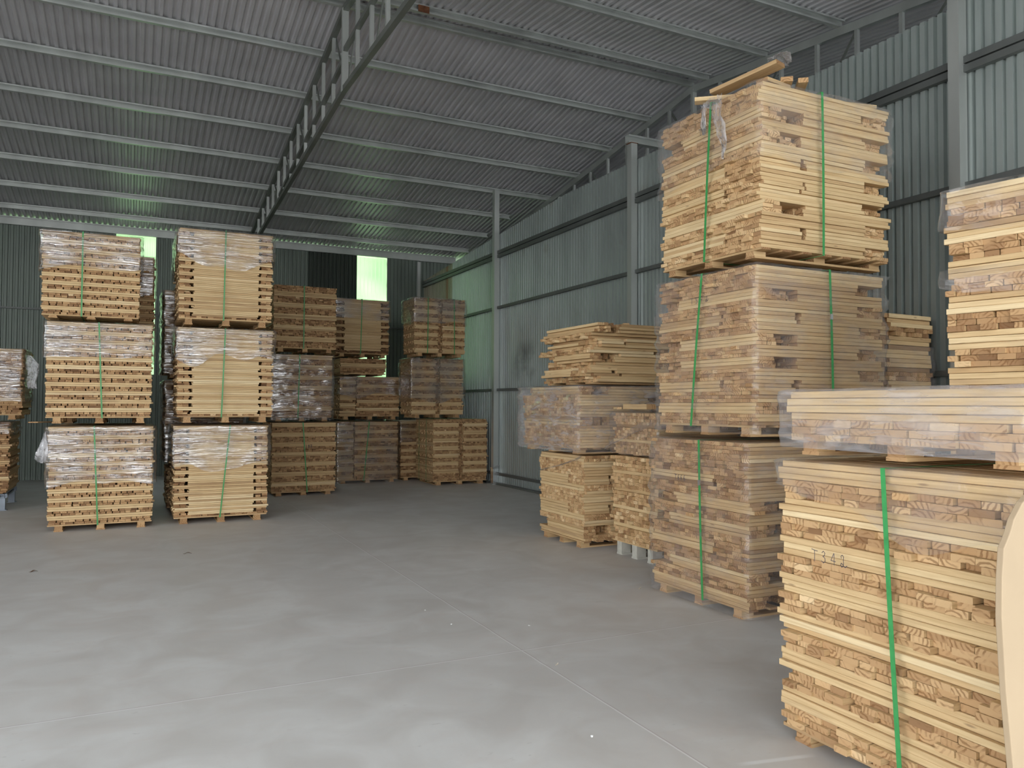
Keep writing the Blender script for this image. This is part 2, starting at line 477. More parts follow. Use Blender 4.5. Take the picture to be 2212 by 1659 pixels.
def roof_sheet(mb, ya, yb):
    pitch = .098
    x = X0
    prof = []
    while x < XR:
        prof += [(x + a, d) for a, d in rib(pitch, .026, .036, .014)]
        x += pitch
    n = len(prof)
    ys = [ya + (yb - ya) * i / 8 for i in range(9)]
    vs = []
    for y in ys:
        for px, d in prof:
            vs.append((px, y, zu(y) + PH + d))
    fs = []
    for r in range(len(ys) - 1):
        for i in range(n - 1):
            a = r * n + i
            fs.append((a, a + 1, a + n + 1, a + n))
    mb.add(vs, fs)
mb = MB()
roof_sheet(mb, RIDGE, YB + .35)
roof_sheet(mb, RIDGE, YF - .1)
tag(mb.build('ceiling', MAT['roof']), 'grey corrugated metal roof sheeting seen from below', 'roof', kind='structure')
mb = MB()
mb.bar((X0, RIDGE, ZR + PH + .05), (XR, RIDGE, ZR + PH + .05), .5, .02)
tag(mb.build('trim_1', MAT['roof']), 'metal ridge cap on top of the roof', 'trim', kind='structure')

def wall_top(y):
    return 4.94 if y < 11 else 4.94 - (y - 11) * (.44 / 6.7)

def wall_sheet_x(mb, X, out, ya, yb, z0, topf, pitch=.085, depth=.036):
    """corrugated sheet in the plane x = X, ribs upright, bulging towards out (+1/-1)"""
    y = ya; prof = []
    while y < yb:
        prof += [(min(y + a, yb), d) for a, d in rib(pitch, depth, .046, .010)]
        y += pitch
    n = len(prof)
    vs = [(X + out * d, p, z0) for p, d in prof] + [(X + out * d, p, topf(p)) for p, d in prof]
    mb.add(vs, [(i, i + 1, n + i + 1, n + i) for i in range(n - 1)])

def wall_sheet_y(mb, Y, xa, xb, z0, top, pitch=.09, depth=.022):
    x = xa; prof = []
    while x < xb - 1e-4:
        prof += [(min(x + a, xb), d) for a, d in rib(pitch, depth, .045, .008)]
        x += pitch
    n = len(prof)
    vs = [(p, Y + d, z0) for p, d in prof] + [(p, Y + d, top) for p, d in prof]
    mb.add(vs, [(i, i + 1, n + i + 1, n + i) for i in range(n - 1)])

mb = MB(); wall_sheet_x(mb, XW + .065, 1, YF, YB + .02, 0, wall_top)
tag(mb.build('wall_right', MAT['wall_r']), 'blue-grey corrugated metal side wall', 'wall', kind='structure')
mb = MB(); wall_sheet_x(mb, X0, -1, 6.5, YB + .02, 0, lambda y: zu(y) + .12)
tag(mb.build('wall_left', MAT['wall_l']), 'corrugated metal side wall outside the picture', 'wall', kind='structure')
mb = MB(); wall_sheet_x(mb, XR, 1, YF, YB + .02, 0, lambda y: zu(y) + .12)
tag(mb.build('wall_annex', MAT['wall_l']), 'outer wall of the lean-to beyond the right-hand wall', 'wall', kind='structure')
WIN = [(-.33, .41, 2.1), (4.65, 5.37, 2.1)]
mb = MB(); x = X0
for a, b, zb in WIN:
    wall_sheet_y(mb, YB, x, a, 0, 5.0)
    wall_sheet_y(mb, YB, a, b, 0, zb)
    x = b
wall_sheet_y(mb, YB, x, XR, 0, 5.0)
tag(mb.build('wall_back', MAT['wall_b']), 'dark green-grey corrugated metal end wall', 'wall', kind='structure')
for i, (a, b, zb) in enumerate(WIN):
    mb = MB(); wall_sheet_y(mb, YB + .004, a, b, zb, 4.93, .09, .022)
    w = mb.build('window_%d' % (i + 1), MAT['pane'])
    tag(w, ('tall glowing green translucent sheet between the two tall stacks at left', 'glowing green translucent sheet high on the end wall near the right corner')[i], 'window', kind='structure')

# columns, wall girts
def column(y, top, label, sleeve=False, beam=False):
    root = empty('steel_column', (XW, y, 0))
    tag(root, label, 'column')
    m = MB(); m.box(-.05, .05, -.05, .05, .012, top)
    m.build('shaft', MAT['steel'], root)
    m = MB(); m.box(-.09, .09, -.09, .09, 0, .012)
    m.build('base_plate', MAT['steel'], root)
    if sleeve:
        m = MB()
        m.box(-.056, .056, -.056, .056, .014, .30)
        m.add([(-.075, -.07, .29), (.07, -.075, .35), (.07, .06, .36), (-.07, .06, .30), (-.06, -.06, .31), (.06, -.06, .38), (.06, .06, .38), (-.06, .06, .32)],
              [(0, 1, 5, 4), (1, 2, 6, 5), (2, 3, 7, 6), (3, 0, 4, 7), (0, 3, 2, 1), (4, 5, 6, 7)])
        s = m.build('foot_sleeve', MAT['foil'], root); s['label'] = 'crumpled bright metal sleeve round the column foot'
    if beam:
        m = MB(); m.channel((-.09, 0, top + .055), (1.25, 0, top + .055), .09, .11)
        m.build('cross_beam', MAT['steel'], root)
        m = MB(); m.box(-.06, .06, -.06, .06, top - .008, top)
        m.build('cap_plate', MAT['rust'], root)
    return root
column(13.5, zu(13.5) - .002, 'far steel column on the right wall with a shiny metal foot', sleeve=True)
column(8.97, 5.16, 'middle steel column on the right wall carrying a short cross beam', beam=True)
column(4.21, zu(4.21) - .002, 'near steel column on the right wall behind the tall timber stack')

def girt(name, a, b, label, size=.05, double=False):
    m = MB()
    if double:
        m.channel(a, b, .055, .06, .005)
        a2, b2 = Vector(a) - Vector((0, 0, .075)), Vector(b) - Vector((0, 0, .075))
        m.channel(a2, b2, .055, .06, .005)
    else:
        m.channel(a, b, .05, size, .005)
    return tag(m.build(name, MAT['girt']), label, 'wall rail')
for z, lab, dbl in ((4.42, 'highest horizontal steel rail on the right wall', True), (3.36, 'second highest horizontal steel rail on the right wall', False),
                    (1.79, 'horizontal steel rail on the right wall at about head height', False), (.2, 'lowest horizontal steel rail on the right wall near the floor', False)):
    girt('wall_rail', (XW + .035, YF + .1, z), (XW + .035, YB - .03, z), lab, .05, dbl)
girt('wall_rail', (X0 + .1, YB - .03, 3.34), (WIN[0][0], YB - .03, 3.34), 'horizontal steel rail on the left end of the dark end wall', .035)
girt('wall_rail', (WIN[0][1] - .08, YB - .03, 3.34), (WIN[1][0], YB - .03, 3.34), 'horizontal steel rail on the end wall between the glowing sheets', .035)
girt('wall_rail', (WIN[1][1], YB - .03, 3.30), (XW, YB - .03, 3.30), 'short horizontal steel rail on the end wall right of the glowing sheet', .035)
m = MB(); m.box(6.10, 6.18, YB - .07, YB - .005, 0, 4.92)
tag(m.build('corner_post', MAT['steel']), 'slim steel post on the end wall by the right corner', 'column')
m = MB(); m.box(XW - .02, XW + .08, YF + .1, YB - .1, .0, .035)
tag(m.build('baseboard_right', MAT['dark_steel']), 'steel kerb angle at the foot of the right wall', 'trim', kind='structure')

# purlins
FAR_P = [9.17, 10.28, 11.40, 12.52, 13.65, 14.80, 15.95, 17.03]
NEAR_P = [8.83, 7.67, 6.47, 5.30, 4.15, 3.0, 1.85, .3, -1.2, -2.4]
ORD = ['first', 'second', 'third', 'fourth', 'fifth', 'sixth', 'seventh', 'eighth']
def purlin(y, label, x1=7.5):
    if y < 3.5: x1 = XR
    m = MB(); m.channel((X0 + .02, 0, 0), (x1, 0, 0), .055, PH - .004, .006)
    o = m.build('roof_purlin', MAT['steel'], loc=(0, y, zu(y) + PH / 2 - .001))
    return tag(o, label, 'roof beam', 'steel purlins under the roof')
for i, y in enumerate(FAR_P):
    purlin(y, ('galvanised roof purlin just beyond the ridge' if i == 0 else 'galvanised purlin on the far roof slope, %s one below the ridge' % ORD[i - 1]), 7.5 if y < 14 else 7.15)
for i, y in enumerate(NEAR_P[:5]):
    p = purlin(y, ('galvanised roof purlin just before the ridge, rust patch near the truss' if i == 0 else 'galvanised purlin on the near roof slope, %s one from the ridge' % ORD[i - 1]))
    if i == 0:
        m = MB(); m.box(3.02, 3.16, -.034, -.0285, -.052, .03)
        s = m.build('rust_patch', MAT['rust'], p); s['label'] = 'rusty brown patch on the purlin'
for i, y in enumerate(NEAR_P[5:]):
    purlin(y, 'galvanised roof purlin overhead near the viewer, number %d towards the open front' % (i + 1))
m = MB(); m.channel((X0 + .02, 0, 0), (7.1, 0, 0), .055, .16, .006)
o = m.build('eave_purlin', MAT['steel'], loc=(0, YB - .04, 5.03)); tag(o, 'galvanised eave rail along the top of the end wall', 'roof beam')

def truss(X, label, inner):
    root = empty('roof_truss', (X, 0, 0)); tag(root, label, 'roof truss')
    ch = .07 if inner else .10
    def zt(y): return zu(y) - ch / 2 - .002
    m = MB(); m.bar((0, RIDGE, zt(RIDGE)), (0, 17.5, zt(17.5)), .06, ch); m.bar((0, RIDGE, zt(RIDGE)), (0, YF + .2, zt(YF + .2)), .06, ch)
    m.build('top_chord', MAT['dark_steel'] if inner else MAT['steel'], root)
    zk = 5.25
    def zb(y): return zk - .060 * (y - RIDGE) if y > RIDGE else zk - .03 * (RIDGE - y)
    yend = 17.0
    m = MB(); m.bar((0, RIDGE, zk), (0, yend, min(zb(yend), zt(yend) - .05)), .06, .06); m.bar((0, RIDGE, zk), (0, YF + .5, min(zb(YF + .5), zt(YF + .5) - .05)), .06, .06)
    m.build('bottom_chord', MAT['dark_steel'], root)
    m = MB(); m.bar((0, RIDGE, zk - .03), (0, RIDGE, zt(RIDGE)), .075, .05, (0, 1, 0))
    m.build('king_post', MAT['steel'], root)
    if inner:
        m = MB(); m.bar((0, RIDGE, 5.62), (0, 13.6, 5.06), .05, .05); m.bar((0, RIDGE, 5.72), (0, 6.0, 5.78), .05, .05)
        m.build('inner_brace', MAT['dark_steel'], root)
    y = RIDGE + .58; k = 0
    while y < 16.4:
        m = MB(); m.bar((0, y, zb(y)), (0, y, zt(y)), .042, .042, (0, 1, 0))
        m.build('web_post', MAT['steel'], root)
        if k % 2 == 0:
            m = MB(); m.bar((.03, y + .02, zt(y) - .02), (.03, y - .56, zb(y - .56) + .02), .012, .035)
            m.build('web_diagonal', MAT['dark_steel'], root)
        y += .58; k += 1
    y = RIDGE - .58; k = 0
    while y > 2.5:
        m = MB(); m.bar((0, y, zb(y)), (0, y, zt(y)), .042, .042, (0, 1, 0))
        m.build('web_post', MAT['steel'], root)
        if k % 2 == 0:
            m = MB(); m.bar((.03, y, zt(y)), (.03, y + .56, zb(y + .56)), .012, .035)
            m.build('web_diagonal', MAT['dark_steel'], root)
        y -= .58; k += 1
truss(2.22, 'steel lattice truss overhead in the middle of the hall', True)
truss(7.44, 'steel lattice truss over the top of the right wall', False)
truss(-3.0, 'steel lattice truss over the left part of the hall', True)

# outdoors: yard in front, green bank behind
m = MB(); m.box(-60, 60, -70, 80, -.35, -.17)
tag(m.build('ground_outside', MAT['yard']), 'pale concrete yard around the warehouse', 'ground', kind='structure')
m = MB(); nx, ny = 40, 16; vs = []
for j in range(ny + 1):
    for i in range(nx + 1):
        x = -22 + 50 * i / nx; y = 20.0 + 16 * j / ny
        z = -.17 + (y - 20.0) * .75 + .5 * noise.noise(Vector((x * .35, y * .35, 0)))
        vs.append((x, y, max(z, -.3) if j else -.3))
m.add(vs, [(j * (nx + 1) + i, j * (nx + 1) + i + 1, (j + 1) * (nx + 1) + i + 1, (j + 1) * (nx + 1) + i) for j in range(ny) for i in range(nx)])
tag(m.build('hillside', MAT['grass'], smooth=True), 'green grassy bank behind the end wall', 'hill', kind='structure')
def bush(x, y, r, sd, label):
    rng = random.Random(sd); m = MB()
    gz = -.17 + (y - 20.0) * .75
    for k in range(420):
        th, ph = rng.uniform(0, 6.283), math.acos(rng.uniform(-.6, 1))
        rr = r * rng.uniform(.7, 1.05)
        c = Vector((math.sin(ph) * math.cos(th), math.sin(ph) * math.sin(th), math.cos(ph))) * rr
        a = Vector((rng.uniform(-1, 1), rng.uniform(-1, 1), rng.uniform(-1, 1))).normalized()
        b = a.orthogonal().normalized(); s = rng.uniform(.1, .2)
        m.add([c - a * s, c + b * s * .45, c + a * s, c - b * s * .45], [(0, 1, 2, 3)])
    o = m.build('bush', MAT['bush'], loc=(x, y, gz + r * .5)); tag(o, label, 'bush', 'bushes on the bank behind the end wall')
bush(-.6, 21.5, .9, 1, 'green bush outside behind the left glowing sheet')
bush(5.6, 21.7, .9, 2, 'green bush outside behind the right glowing sheet')

# ------------------------------------------------------------------ timber packs
CAMP = Vector((0, 0, CAM_H))

def plank_geo(L, w, t, fine, rng):
    """board along x centred at the origin -> verts, faces, end flag, uv"""
    segs = 3 if fine else 1
    c = .0022 if fine else 0
    if fine:
        prof = [(-w / 2 + c, -t / 2), (w / 2 - c, -t / 2), (w / 2, -t / 2 + c), (w / 2, t / 2 - c), (w / 2 - c, t / 2), (-w / 2 + c, t / 2), (-w / 2, t / 2 - c), (-w / 2, -t / 2 + c)]
    else:
        prof = [(-w / 2, -t / 2), (w / 2, -t / 2), (w / 2, t / 2), (-w / 2, t / 2)]
    n = len(prof)
    sag, bow = (rng.uniform(-.0015, .0015), rng.uniform(-.003, .003)) if fine else (0, 0)
    vs, fs, ends, uvs = [], [], [], []
    for i in range(segs + 1):
        u = i / segs; k = 4 * u * (1 - u)
        for y, z in prof:
            vs.append(((u - .5) * L, y + bow * k, z + sag * k))
    per = [0]
    for j in range(n):
        a, b = prof[j], prof[(j + 1) % n]
        per.append(per[-1] + math.hypot(b[0] - a[0], b[1] - a[1]))
    ou = rng.uniform(0, 30)
    for i in range(segs):
        for j in range(n):
            a = i * n + j; b = i * n + (j + 1) % n
            fs.append((a, a + n, b + n, b)); ends.append(0)
            u0, u1 = ou + i / segs * L, ou + (i + 1) / segs * L
            uvs += [(u0, per[j]), (u1, per[j]), (u1, per[j + 1]), (u0, per[j + 1])]
    fs.append(tuple(range(n))); ends.append(1); uvs += [prof[k] for k in range(n)]
    fs.append(tuple(segs * n + k for k in reversed(range(n)))); ends.append(1); uvs += [prof[k] for k in reversed(range(n))]
    return vs, fs, ends, uvs

class WoodMesh:
    def __init__(s):
        s.v, s.f, s.e, s.uv, s.tone, s.seed = [], [], [], [], [], []
    def add(s, geo, center, ang, tone, seed, tilt=0.0):
        vs, fs, ends, uvs = geo
        o = len(s.v); ca, sa = math.cos(ang), math.sin(ang)
        for x, y, z in vs:
            s.v.append((center[0] + x * ca - y * sa, center[1] + x * sa + y * ca, center[2] + z + x * tilt))
        s.f += [tuple(i + o for i in f) for f in fs]
        s.e += ends; s.uv += uvs
        s.tone += [tone] * len(fs); s.seed += [seed] * len(fs)
    def build(s, name, parent=None, loc=None, mats=None):
        me = bpy.data.meshes.new(name)
        me.from_pydata(s.v, [], s.f)
        for mm in (mats or (MAT['side'], MAT['end'])):
            me.materials.append(mm)
        me.polygons.foreach_set('material_index', s.e)
        ul = me.uv_layers.new(name='UVMap')
        ul.data.foreach_set('uv', [c for p in s.uv for c in p])
        for nm, dat in (('tone', s.tone), ('seed', s.seed)):
            a = me.attributes.new(nm, 'FLOAT', 'FACE'); a.data.foreach_set('value', dat)
        me.update()
        o = bpy.data.objects.new(name, me); COL.objects.link(o)
        if loc: o.location = loc
        if parent: o.parent = parent
        return o

def course_blocks(kind, W, D, rng):
    """plan of one course: (x0, x1, y0, y1, direction of the boards)"""
    hw, hd = W / 2, D / 2
    if kind == 'L': return [(-hw, hw, -hd, hd, 'x')]
    if kind in 'EZ': return [(-hw, hw, -hd, hd, 'y')]
    if kind == 'B':                         # ends at both corners, short boards between
        a = .125 * W
        return [(-hw, -hw + a, -hd, hd, 'y'), (-hw + a + .03, hw - a - .03, -hd, hd, 'x'), (hw - a, hw, -hd, hd, 'y')]
    if kind == 'P':                         # ends on the left face, ends at the right of the front
        a = .80 * W
        return [(-hw, -hw + a, -hd, hd, 'x'), (-hw + a + .02, hw, -hd + rng.uniform(.015, .13), hd, 'y')]
    if kind == 'Q':                         # long boards on the left face, ends at the left of the front
        a = .27 * W
        if rng.random() < .55:              # far end of the left face left open
            n = rng.uniform(.18, .26) * D
            return [(-hw, -hw + a * .55, -hd, hd - n, 'y'), (-hw + .09, -hw + a * .9, hd - n + .02, hd, 'x'), (-hw + a * .62, -hw + a, -hd + rng.uniform(.05, .2), hd - n, 'y'), (-hw + a + .05, hw, -hd, hd, 'x')]
        return [(-hw, -hw + a * .55, -hd, hd, 'y'), (-hw + a * .62, -hw + a, -hd + rng.uniform(.04, .18), hd, 'y'), (-hw + a + .04, hw, -hd, hd, 'x')]
    if kind == 'R':                         # left face: long boards beyond, ends at the near corner
        a = .30 * W; b = .32 * D
        return [(-hw, -hw + a, -hd + b + .015, hd, 'y'), (-hw, -hw + a, -hd, -hd + b, 'x'), (-hw + a + .04, hw, -hd, hd, 'x')]
    if kind == 'H':                         # two half lengths with a slot of ends between
        return [(-hw, -.035 * W, -hd, hd, 'x'), (.05 * W, hw, -hd, hd, 'x'), (-.03 * W, .045 * W, -hd + .05, hd, 'y')]
    if kind == 'V':                         # ends with a notch in the middle
        return [(-hw, -.04 * W, -hd, hd, 'y'), (.045 * W, hw, -hd, hd, 'y'), (-.035 * W, .04 * W, -hd + .04, hd, 'y')]
    if kind == 'M':                         # bundle of ends at the left, long boards right of it
        a = .27 * W
        return [(-hw, -hw + a, -hd, hd, 'y'), (-hw + a + .012, hw, -hd, hd, 'x')]
    if kind == 'N':                         # same bundle, ends right of it too
        a = .27 * W
        return [(-hw, -hw + a - .01, -hd + .01, hd, 'x'), (-hw + a, hw, -hd, hd, 'y')]
    if kind == 'S': return [(-hw, hw, -hd, hd, 'y')]
    return []

def fill_course(kind, W, D, z0, nl, t, wr, rng, jit, ragged, gap, tf):
    """boards of one course -> list of (cx, cy, cz, L, w, t, angle, tilt)"""
    out = []
    for (x0, x1, y0, y1, d) in course_blocks(kind, W, D, rng):
        a0, a1, c0, c1 = (x0, x1, y0, y1) if d == 'x' else (y0, y1, x0, x1)
        for k in range(nl):
            c = c0 + rng.uniform(0, gap * 2)
            while c < c1 - wr[0] * .55:
                w = rng.uniform(*wr)
                if c + w > c1: w = c1 - c
                if w < wr[0] * .5: break
                L = (a1 - a0) + rng.uniform(-jit, jit * .4)
                sh = rng.gauss(0, jit)
                if rng.random() < ragged: sh += rng.choice((-1, 1)) * rng.uniform(.012, .032)
                sh = max(-.04, min(.04, sh))
                ca = (a0 + a1) / 2 + sh; cc = c + w / 2 + rng.gauss(0, jit * .25)
                if c + w >= c1 - .002 or c < c0 + .02: cc += rng.gauss(0, jit * .7)
                cz = z0 + (k + .5) * t
                ang = rng.gauss(0, .004) + (0 if d == 'x' else math.pi / 2)
                cx, cy = (ca, cc) if d == 'x' else (cc, ca)
                out.append((cx, cy, cz, L, w * .98, t * tf, ang, 0.0, d))
                c += w + rng.uniform(0, gap)
    return out

def film_shell(W, D, z0, z1, rng, off=.026, amp=.010, cap=.6, wavy=.03, pinch=0.0):
    """rumpled film sleeve around a W x D pack from z0 up to z1, turned in over the top"""
    m = MB(); hw, hd, r = W / 2 + off, D / 2 + off, .03
    pts = []; step = .028
    def seg(a, b):
        L = math.hypot(b[0] - a[0], b[1] - a[1]); n = max(2, int(L / step))
        for i in range(n): pts.append((a[0] + (b[0] - a[0]) * i / n, a[1] + (b[1] - a[1]) * i / n))
    seg((-hw + r, -hd), (hw - r, -hd)); pts.append((hw - .3 * r, -hd + .3 * r))
    seg((hw, -hd + r), (hw, hd - r)); pts.append((hw - .3 * r, hd - .3 * r))
    seg((hw - r, hd), (-hw + r, hd)); pts.append((-hw + .3 * r, hd - .3 * r))
    seg((-hw, hd - r), (-hw, -hd + r)); pts.append((-hw + .3 * r, -hd + .3 * r))
    n = len(pts); rows = max(3, int((z1 - z0) / .03)); sd = rng.uniform(0, 100)
    vs = []
    for j in range(rows + 1):
        u = j / rows
        for (x, y) in pts:
            z = z0 + (z1 - z0) * u
            if wavy: z += (1 - u) ** 2 * wavy * 2 * noise.noise(Vector((x * 2.3 + sd, y * 2.3, 3)))
            k = noise.noise(Vector((x * 3 + sd, y * 3, z * 16))) + .5 * noise.noise(Vector((x * 9, y * 9 + sd, z * 40)))
            sc = 1 + amp * k / max(hw, hd) * 1.2 - pinch * (.5 + .5 * math.cos(z * 36)) / max(hw, hd)
            vs.append((x * sc, y * sc, z))
    steps = [(.97, .012), (.90, .016), (.78, .018)] if cap < .75 else [(.985, .010), (.95, .016), (.9, .018)]
    for sc, dz in steps:
        for (x, y) in pts:
            k = noise.noise(Vector((x * 4 + sd, y * 4, 7.7)))
            vs.append((x * sc, y * sc, z1 + dz * .7 + .006 * k))
    R = rows + len(steps)
    fs = [(j * n + i, j * n + (i + 1) % n, (j + 1) * n + (i + 1) % n, (j + 1) * n + i) for j in range(R) for i in range(n)]
    if cap >= .75:
        c = len(vs); vs.append((0, 0, z1 + .014)); fs += [(R * n + i, R * n + (i + 1) % n, c) for i in range(n)]
    m.add(vs, fs)
    return m

def strap_loop(W, D, zt, zb, axis, p0, p1, w=.016, off=.006, bulge=.0):
    """flat band round the pack. axis 'y': over front/back at x = p0 (top) .. p1 (bottom); axis 'x': over left/right at y"""
    m = MB(); h = (D if axis == 'y' else W) / 2 + off
    path = []; N = 14
    for i in range(N + 1):
        u = i / N; path.append((-h - bulge * math.sin(u * math.pi), zt + (zb - zt) * u, p0 + (p1 - p0) * u))
    for i in range(1, 6): path.append((-h + 2 * h * i / 6, zb, p1))
    for i in range(N + 1):
        u = i / N; path.append((h, zb + (zt - zb) * u, p1 + (p0 - p1) * u))
    for i in range(1, 6): path.append((h - 2 * h * i / 6, zt, p0))
    n = len(path); vs = []
    for k, (a, z, p) in enumerate(path):
        pa, pb = path[k - 1], path[(k + 1) % n]
        nx, nz = (pb[1] - pa[1]), -(pb[0] - pa[0]); ln = math.hypot(nx, nz) or 1
        for s, q in ((-.5, 0), (.5, 0), (.5, -.0016), (-.5, -.0016)):
            aa, zz = a + nx / ln * q, z + nz / ln * q
            vs.append((p + s * w, aa, zz) if axis == 'y' else (aa, p + s * w, zz))
    fs = []
    for k in range(n):
        b = ((k + 1) % n) * 4; a = k * 4
        for i in range(4): fs.append((a + i, a + (i + 1) % 4, b + (i + 1) % 4, b + i))
    m.add(vs, fs)
    return m

PACKS = {}
def pack(key, label, x0, x1, y0, D, z0, z1, courses, layers, wr=(.055, .10), rot=0, seed=1, hp=.07, skid='y',
         fine=False, jit=.006, ragged=.06, gap=.004, tone=(.55, .2), endtone=0.0, recess=0.0, straps=(), wraps=(), nparts=100,
         group=None, skid_mat=None, deck=True, lean=(0, 0), name='timber_pack', grow=None, longtone=.08, sticker=None):
    rng = random.Random(seed)
    W = x1 - x0
    root = empty(name, ((x0 + x1) / 2, y0 + D / 2, z0), math.radians(rot))
    tag(root, label, 'timber pack', group)
    PACKS[key] = (root, W, D, z1 - z0)
    H = z1 - z0 - (.022 if wraps else .004)
    hd = .016 if deck else 0
    tot = sum(layers[c] for c in courses)
    t = (H - hp - hd) / tot
    # pallet
    dk = WoodMesh()
    nb = 7
    if deck:
        for i in range(nb):
            if skid == 'y':
                yy = -D / 2 + .05 + (D - .1) * i / (nb - 1)
                dk.add(plank_geo(W - .01, .085, hd * .97, False, rng), (0, yy, hp + hd / 2), 0, rng.uniform(.2, .5), rng.random())
            else:
                xx = -W / 2 + .05 + (W - .1) * i / (nb - 1)
                dk.add(plank_geo(D - .01, .085, hd * .97, False, rng), (xx, 0, hp + hd / 2), math.pi / 2, rng.uniform(.2, .5), rng.random())
        pal = dk.build('pallet', root)
    else:
        pal = root
    for i in (-1, 0, 1):
        sk = WoodMesh(); LL = D if skid == 'y' else W; off = i * ((W if skid == 'y' else D) / 2 - .12)
        an = math.pi / 2 if skid == 'y' else 0
        def at(u): return (off, u) if skid == 'y' else (u, off)
        sk.add(plank_geo(LL - .02, .095, .016, False, rng), (*at(0), .008), an, rng.uniform(.3, .6), rng.random())
        for u in (-1, 0, 1):
            sk.add(plank_geo(.11, .08, hp - .0165, False, rng), (*at(u * (LL / 2 - .065)), .016 + (hp - .0165) / 2), an, rng.uniform(.35, .7), rng.random())
        sk.build('skid', pal, mats=(skid_mat, skid_mat) if skid_mat else None)
    # boards
    items = []; z = hp + hd
    grow = grow or (lambda k: (0, 0, 0, 0))
    for ci, c in enumerate(courses):
        nl = layers[c]; g = grow(ci)
        Wc, Dc = W + g[2], D + g[3]
        wr_c = wr
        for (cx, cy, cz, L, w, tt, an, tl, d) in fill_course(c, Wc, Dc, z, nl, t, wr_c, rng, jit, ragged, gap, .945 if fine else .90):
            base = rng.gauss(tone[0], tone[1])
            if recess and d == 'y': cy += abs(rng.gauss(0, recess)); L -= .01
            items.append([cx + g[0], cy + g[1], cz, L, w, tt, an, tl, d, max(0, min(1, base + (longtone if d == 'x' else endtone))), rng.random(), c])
        z += nl * t
    ztop = z
    # how large does each board show
    inv = (Matrix.Translation(root.location) @ Matrix.Rotation(math.radians(rot), 4, 'Z')).inverted()
    cl = inv @ CAMP
    def score(it):
        cx, cy, cz, L, w, tt, an, tl, d, *_ = it
        ex, ey = (L / 2, w / 2) if d == 'x' else (w / 2, L / 2)
        v = cl - Vector((cx, cy, cz)); dist2 = v.length_squared; dirn = v.normalized(); s = 0
        if dirn.y < 0 and cy - ey < -D / 2 + .07: s += 2 * ex * tt * -dirn.y
        if dirn.x < 0 and cx - ex < -W / 2 + .07: s += 2 * ey * tt * -dirn.x
        if dirn.x > 0 and cx + ex > W / 2 - .07: s += 2 * ey * tt * dirn.x
        if dirn.z > 0 and cz + tt > ztop - .01: s += 4 * ex * ey * dirn.z
        return s / dist2
    order = sorted(range(len(items)), key=lambda i: -score(items[i]))
    single = set(order[:nparts])
    bulk = WoodMesh()
    for i, it in enumerate(items):
        cx, cy, cz, L, w, tt, an, tl, d, tn, sd, c = it
        geo = plank_geo(L, w, tt, fine, rng)
        if i in single:
            wm = WoodMesh(); wm.add(geo, (0, 0, 0), an, tn, sd, tl)
            wm.build('plank', root, loc=(cx, cy, cz))
        else:
            bulk.add(geo, (cx, cy, cz), an, tn, sd, tl)
    if bulk.v:
        b = bulk.build('plank', root); b['kind'] = 'stuff'
    Ht = ztop
    for st in straps:
        axis, p0, p1 = st[:3]
        top = Ht + .006 if len(st) < 4 or st[3] is None else st[3]
        sm = strap_loop(W + .055, D + .055, top, hp - .004, axis, p0, p1, w=st[5] if len(st) > 5 else .016, bulge=.004)
        so = sm.build('strap', MAT['strap'], root)
        if len(st) > 4 and st[4]:
            u = st[4]; pp = p0 + (p1 - p0) * u; zz = top + (hp - top) * u
            cm = MB()
            if axis == 'x': cm.box(-W / 2 - .043, -W / 2 - .032, pp - .011, pp + .011, zz - .02, zz + .02)
            else: cm.box(pp - .011, pp + .011, -D / 2 - .043, -D / 2 - .032, zz - .02, zz + .02)
            c = cm.build('strap_seal', MAT['clip'], so); c['label'] = 'steel seal on the strap'
    for wp in wraps:
        a, b, mt = wp[:3]; kw = dict(wp[3]) if len(wp) > 3 else {}
        if a < .06: kw['wavy'] = 0
        fm = film_shell(W + .02, D + .02, a if a > 1e-6 else hp * .5, b if b is not None else Ht, rng, **kw)
        fm.build('stretch_wrap', MAT[mt], root, smooth=True)
    return root

# ---- the tall pair of stacks at left
LA = dict(L=2, E=2)
EL11 = 'EL' * 11
G_A = 'stack of three packs, left of the pair in front'
pack('A3', 'bottom pack of the tall striped left-hand stack, film on its upper half', -.86, .25, 10.5, 1.0, 0, 1.245, EL11, LA, (.045, .075), seed=11, endtone=-.14, longtone=.10, recess=.006, hp=.065, jit=.005, gap=.012, tone=(.60, .16),
     straps=[('y', -.085, -.03)], wraps=[(.56, None, 'film_far', dict(amp=.012, wavy=.05))], group=G_A)
pack('A2', 'middle pack of the tall striped left-hand stack, film on its top third', -.90, .22, 10.5, 1.0, 1.262, 2.48, EL11, LA, (.045, .075), seed=12, endtone=-.14, longtone=.10, recess=.006, hp=.065, jit=.005, gap=.012, tone=(.60, .16),
     straps=[('y', -.02, .03)], wraps=[(.78, None, 'film_far', dict(amp=.012, wavy=.05))], group=G_A)
pack('A1', 'top pack of the tall striped left-hand stack, tucked under the eave', -.96, .07, 10.5, 1.0, 2.497, 3.545, 'EL' * 10, LA, (.045, .075), seed=13, endtone=-.14, longtone=.10, recess=.006, hp=.03, jit=.005, gap=.012, tone=(.58, .16),
     straps=[('y', -.10, -.10)], wraps=[(.58, None, 'film_far', dict(amp=.012, wavy=.05))], group=G_A)
LB = dict(L=2, B=2, E=1)
G_B = 'stack of three packs, pale planks with notched corners'
BL = 'E' + 'BL' * 12
pack('B3', 'bottom pack of the pale stack with notched corners, standing on the floor', .49, 1.61, 10.55, 1.05, 0, 1.245, BL, LB, (.055, .075), seed=21, endtone=-.22, longtone=.04, recess=.025, hp=.07, jit=.006, tone=(.64, .22),
     straps=[('y', .09, -.02)], wraps=[(.74, None, 'film_far', dict(amp=.010, wavy=.12))], group=G_B)
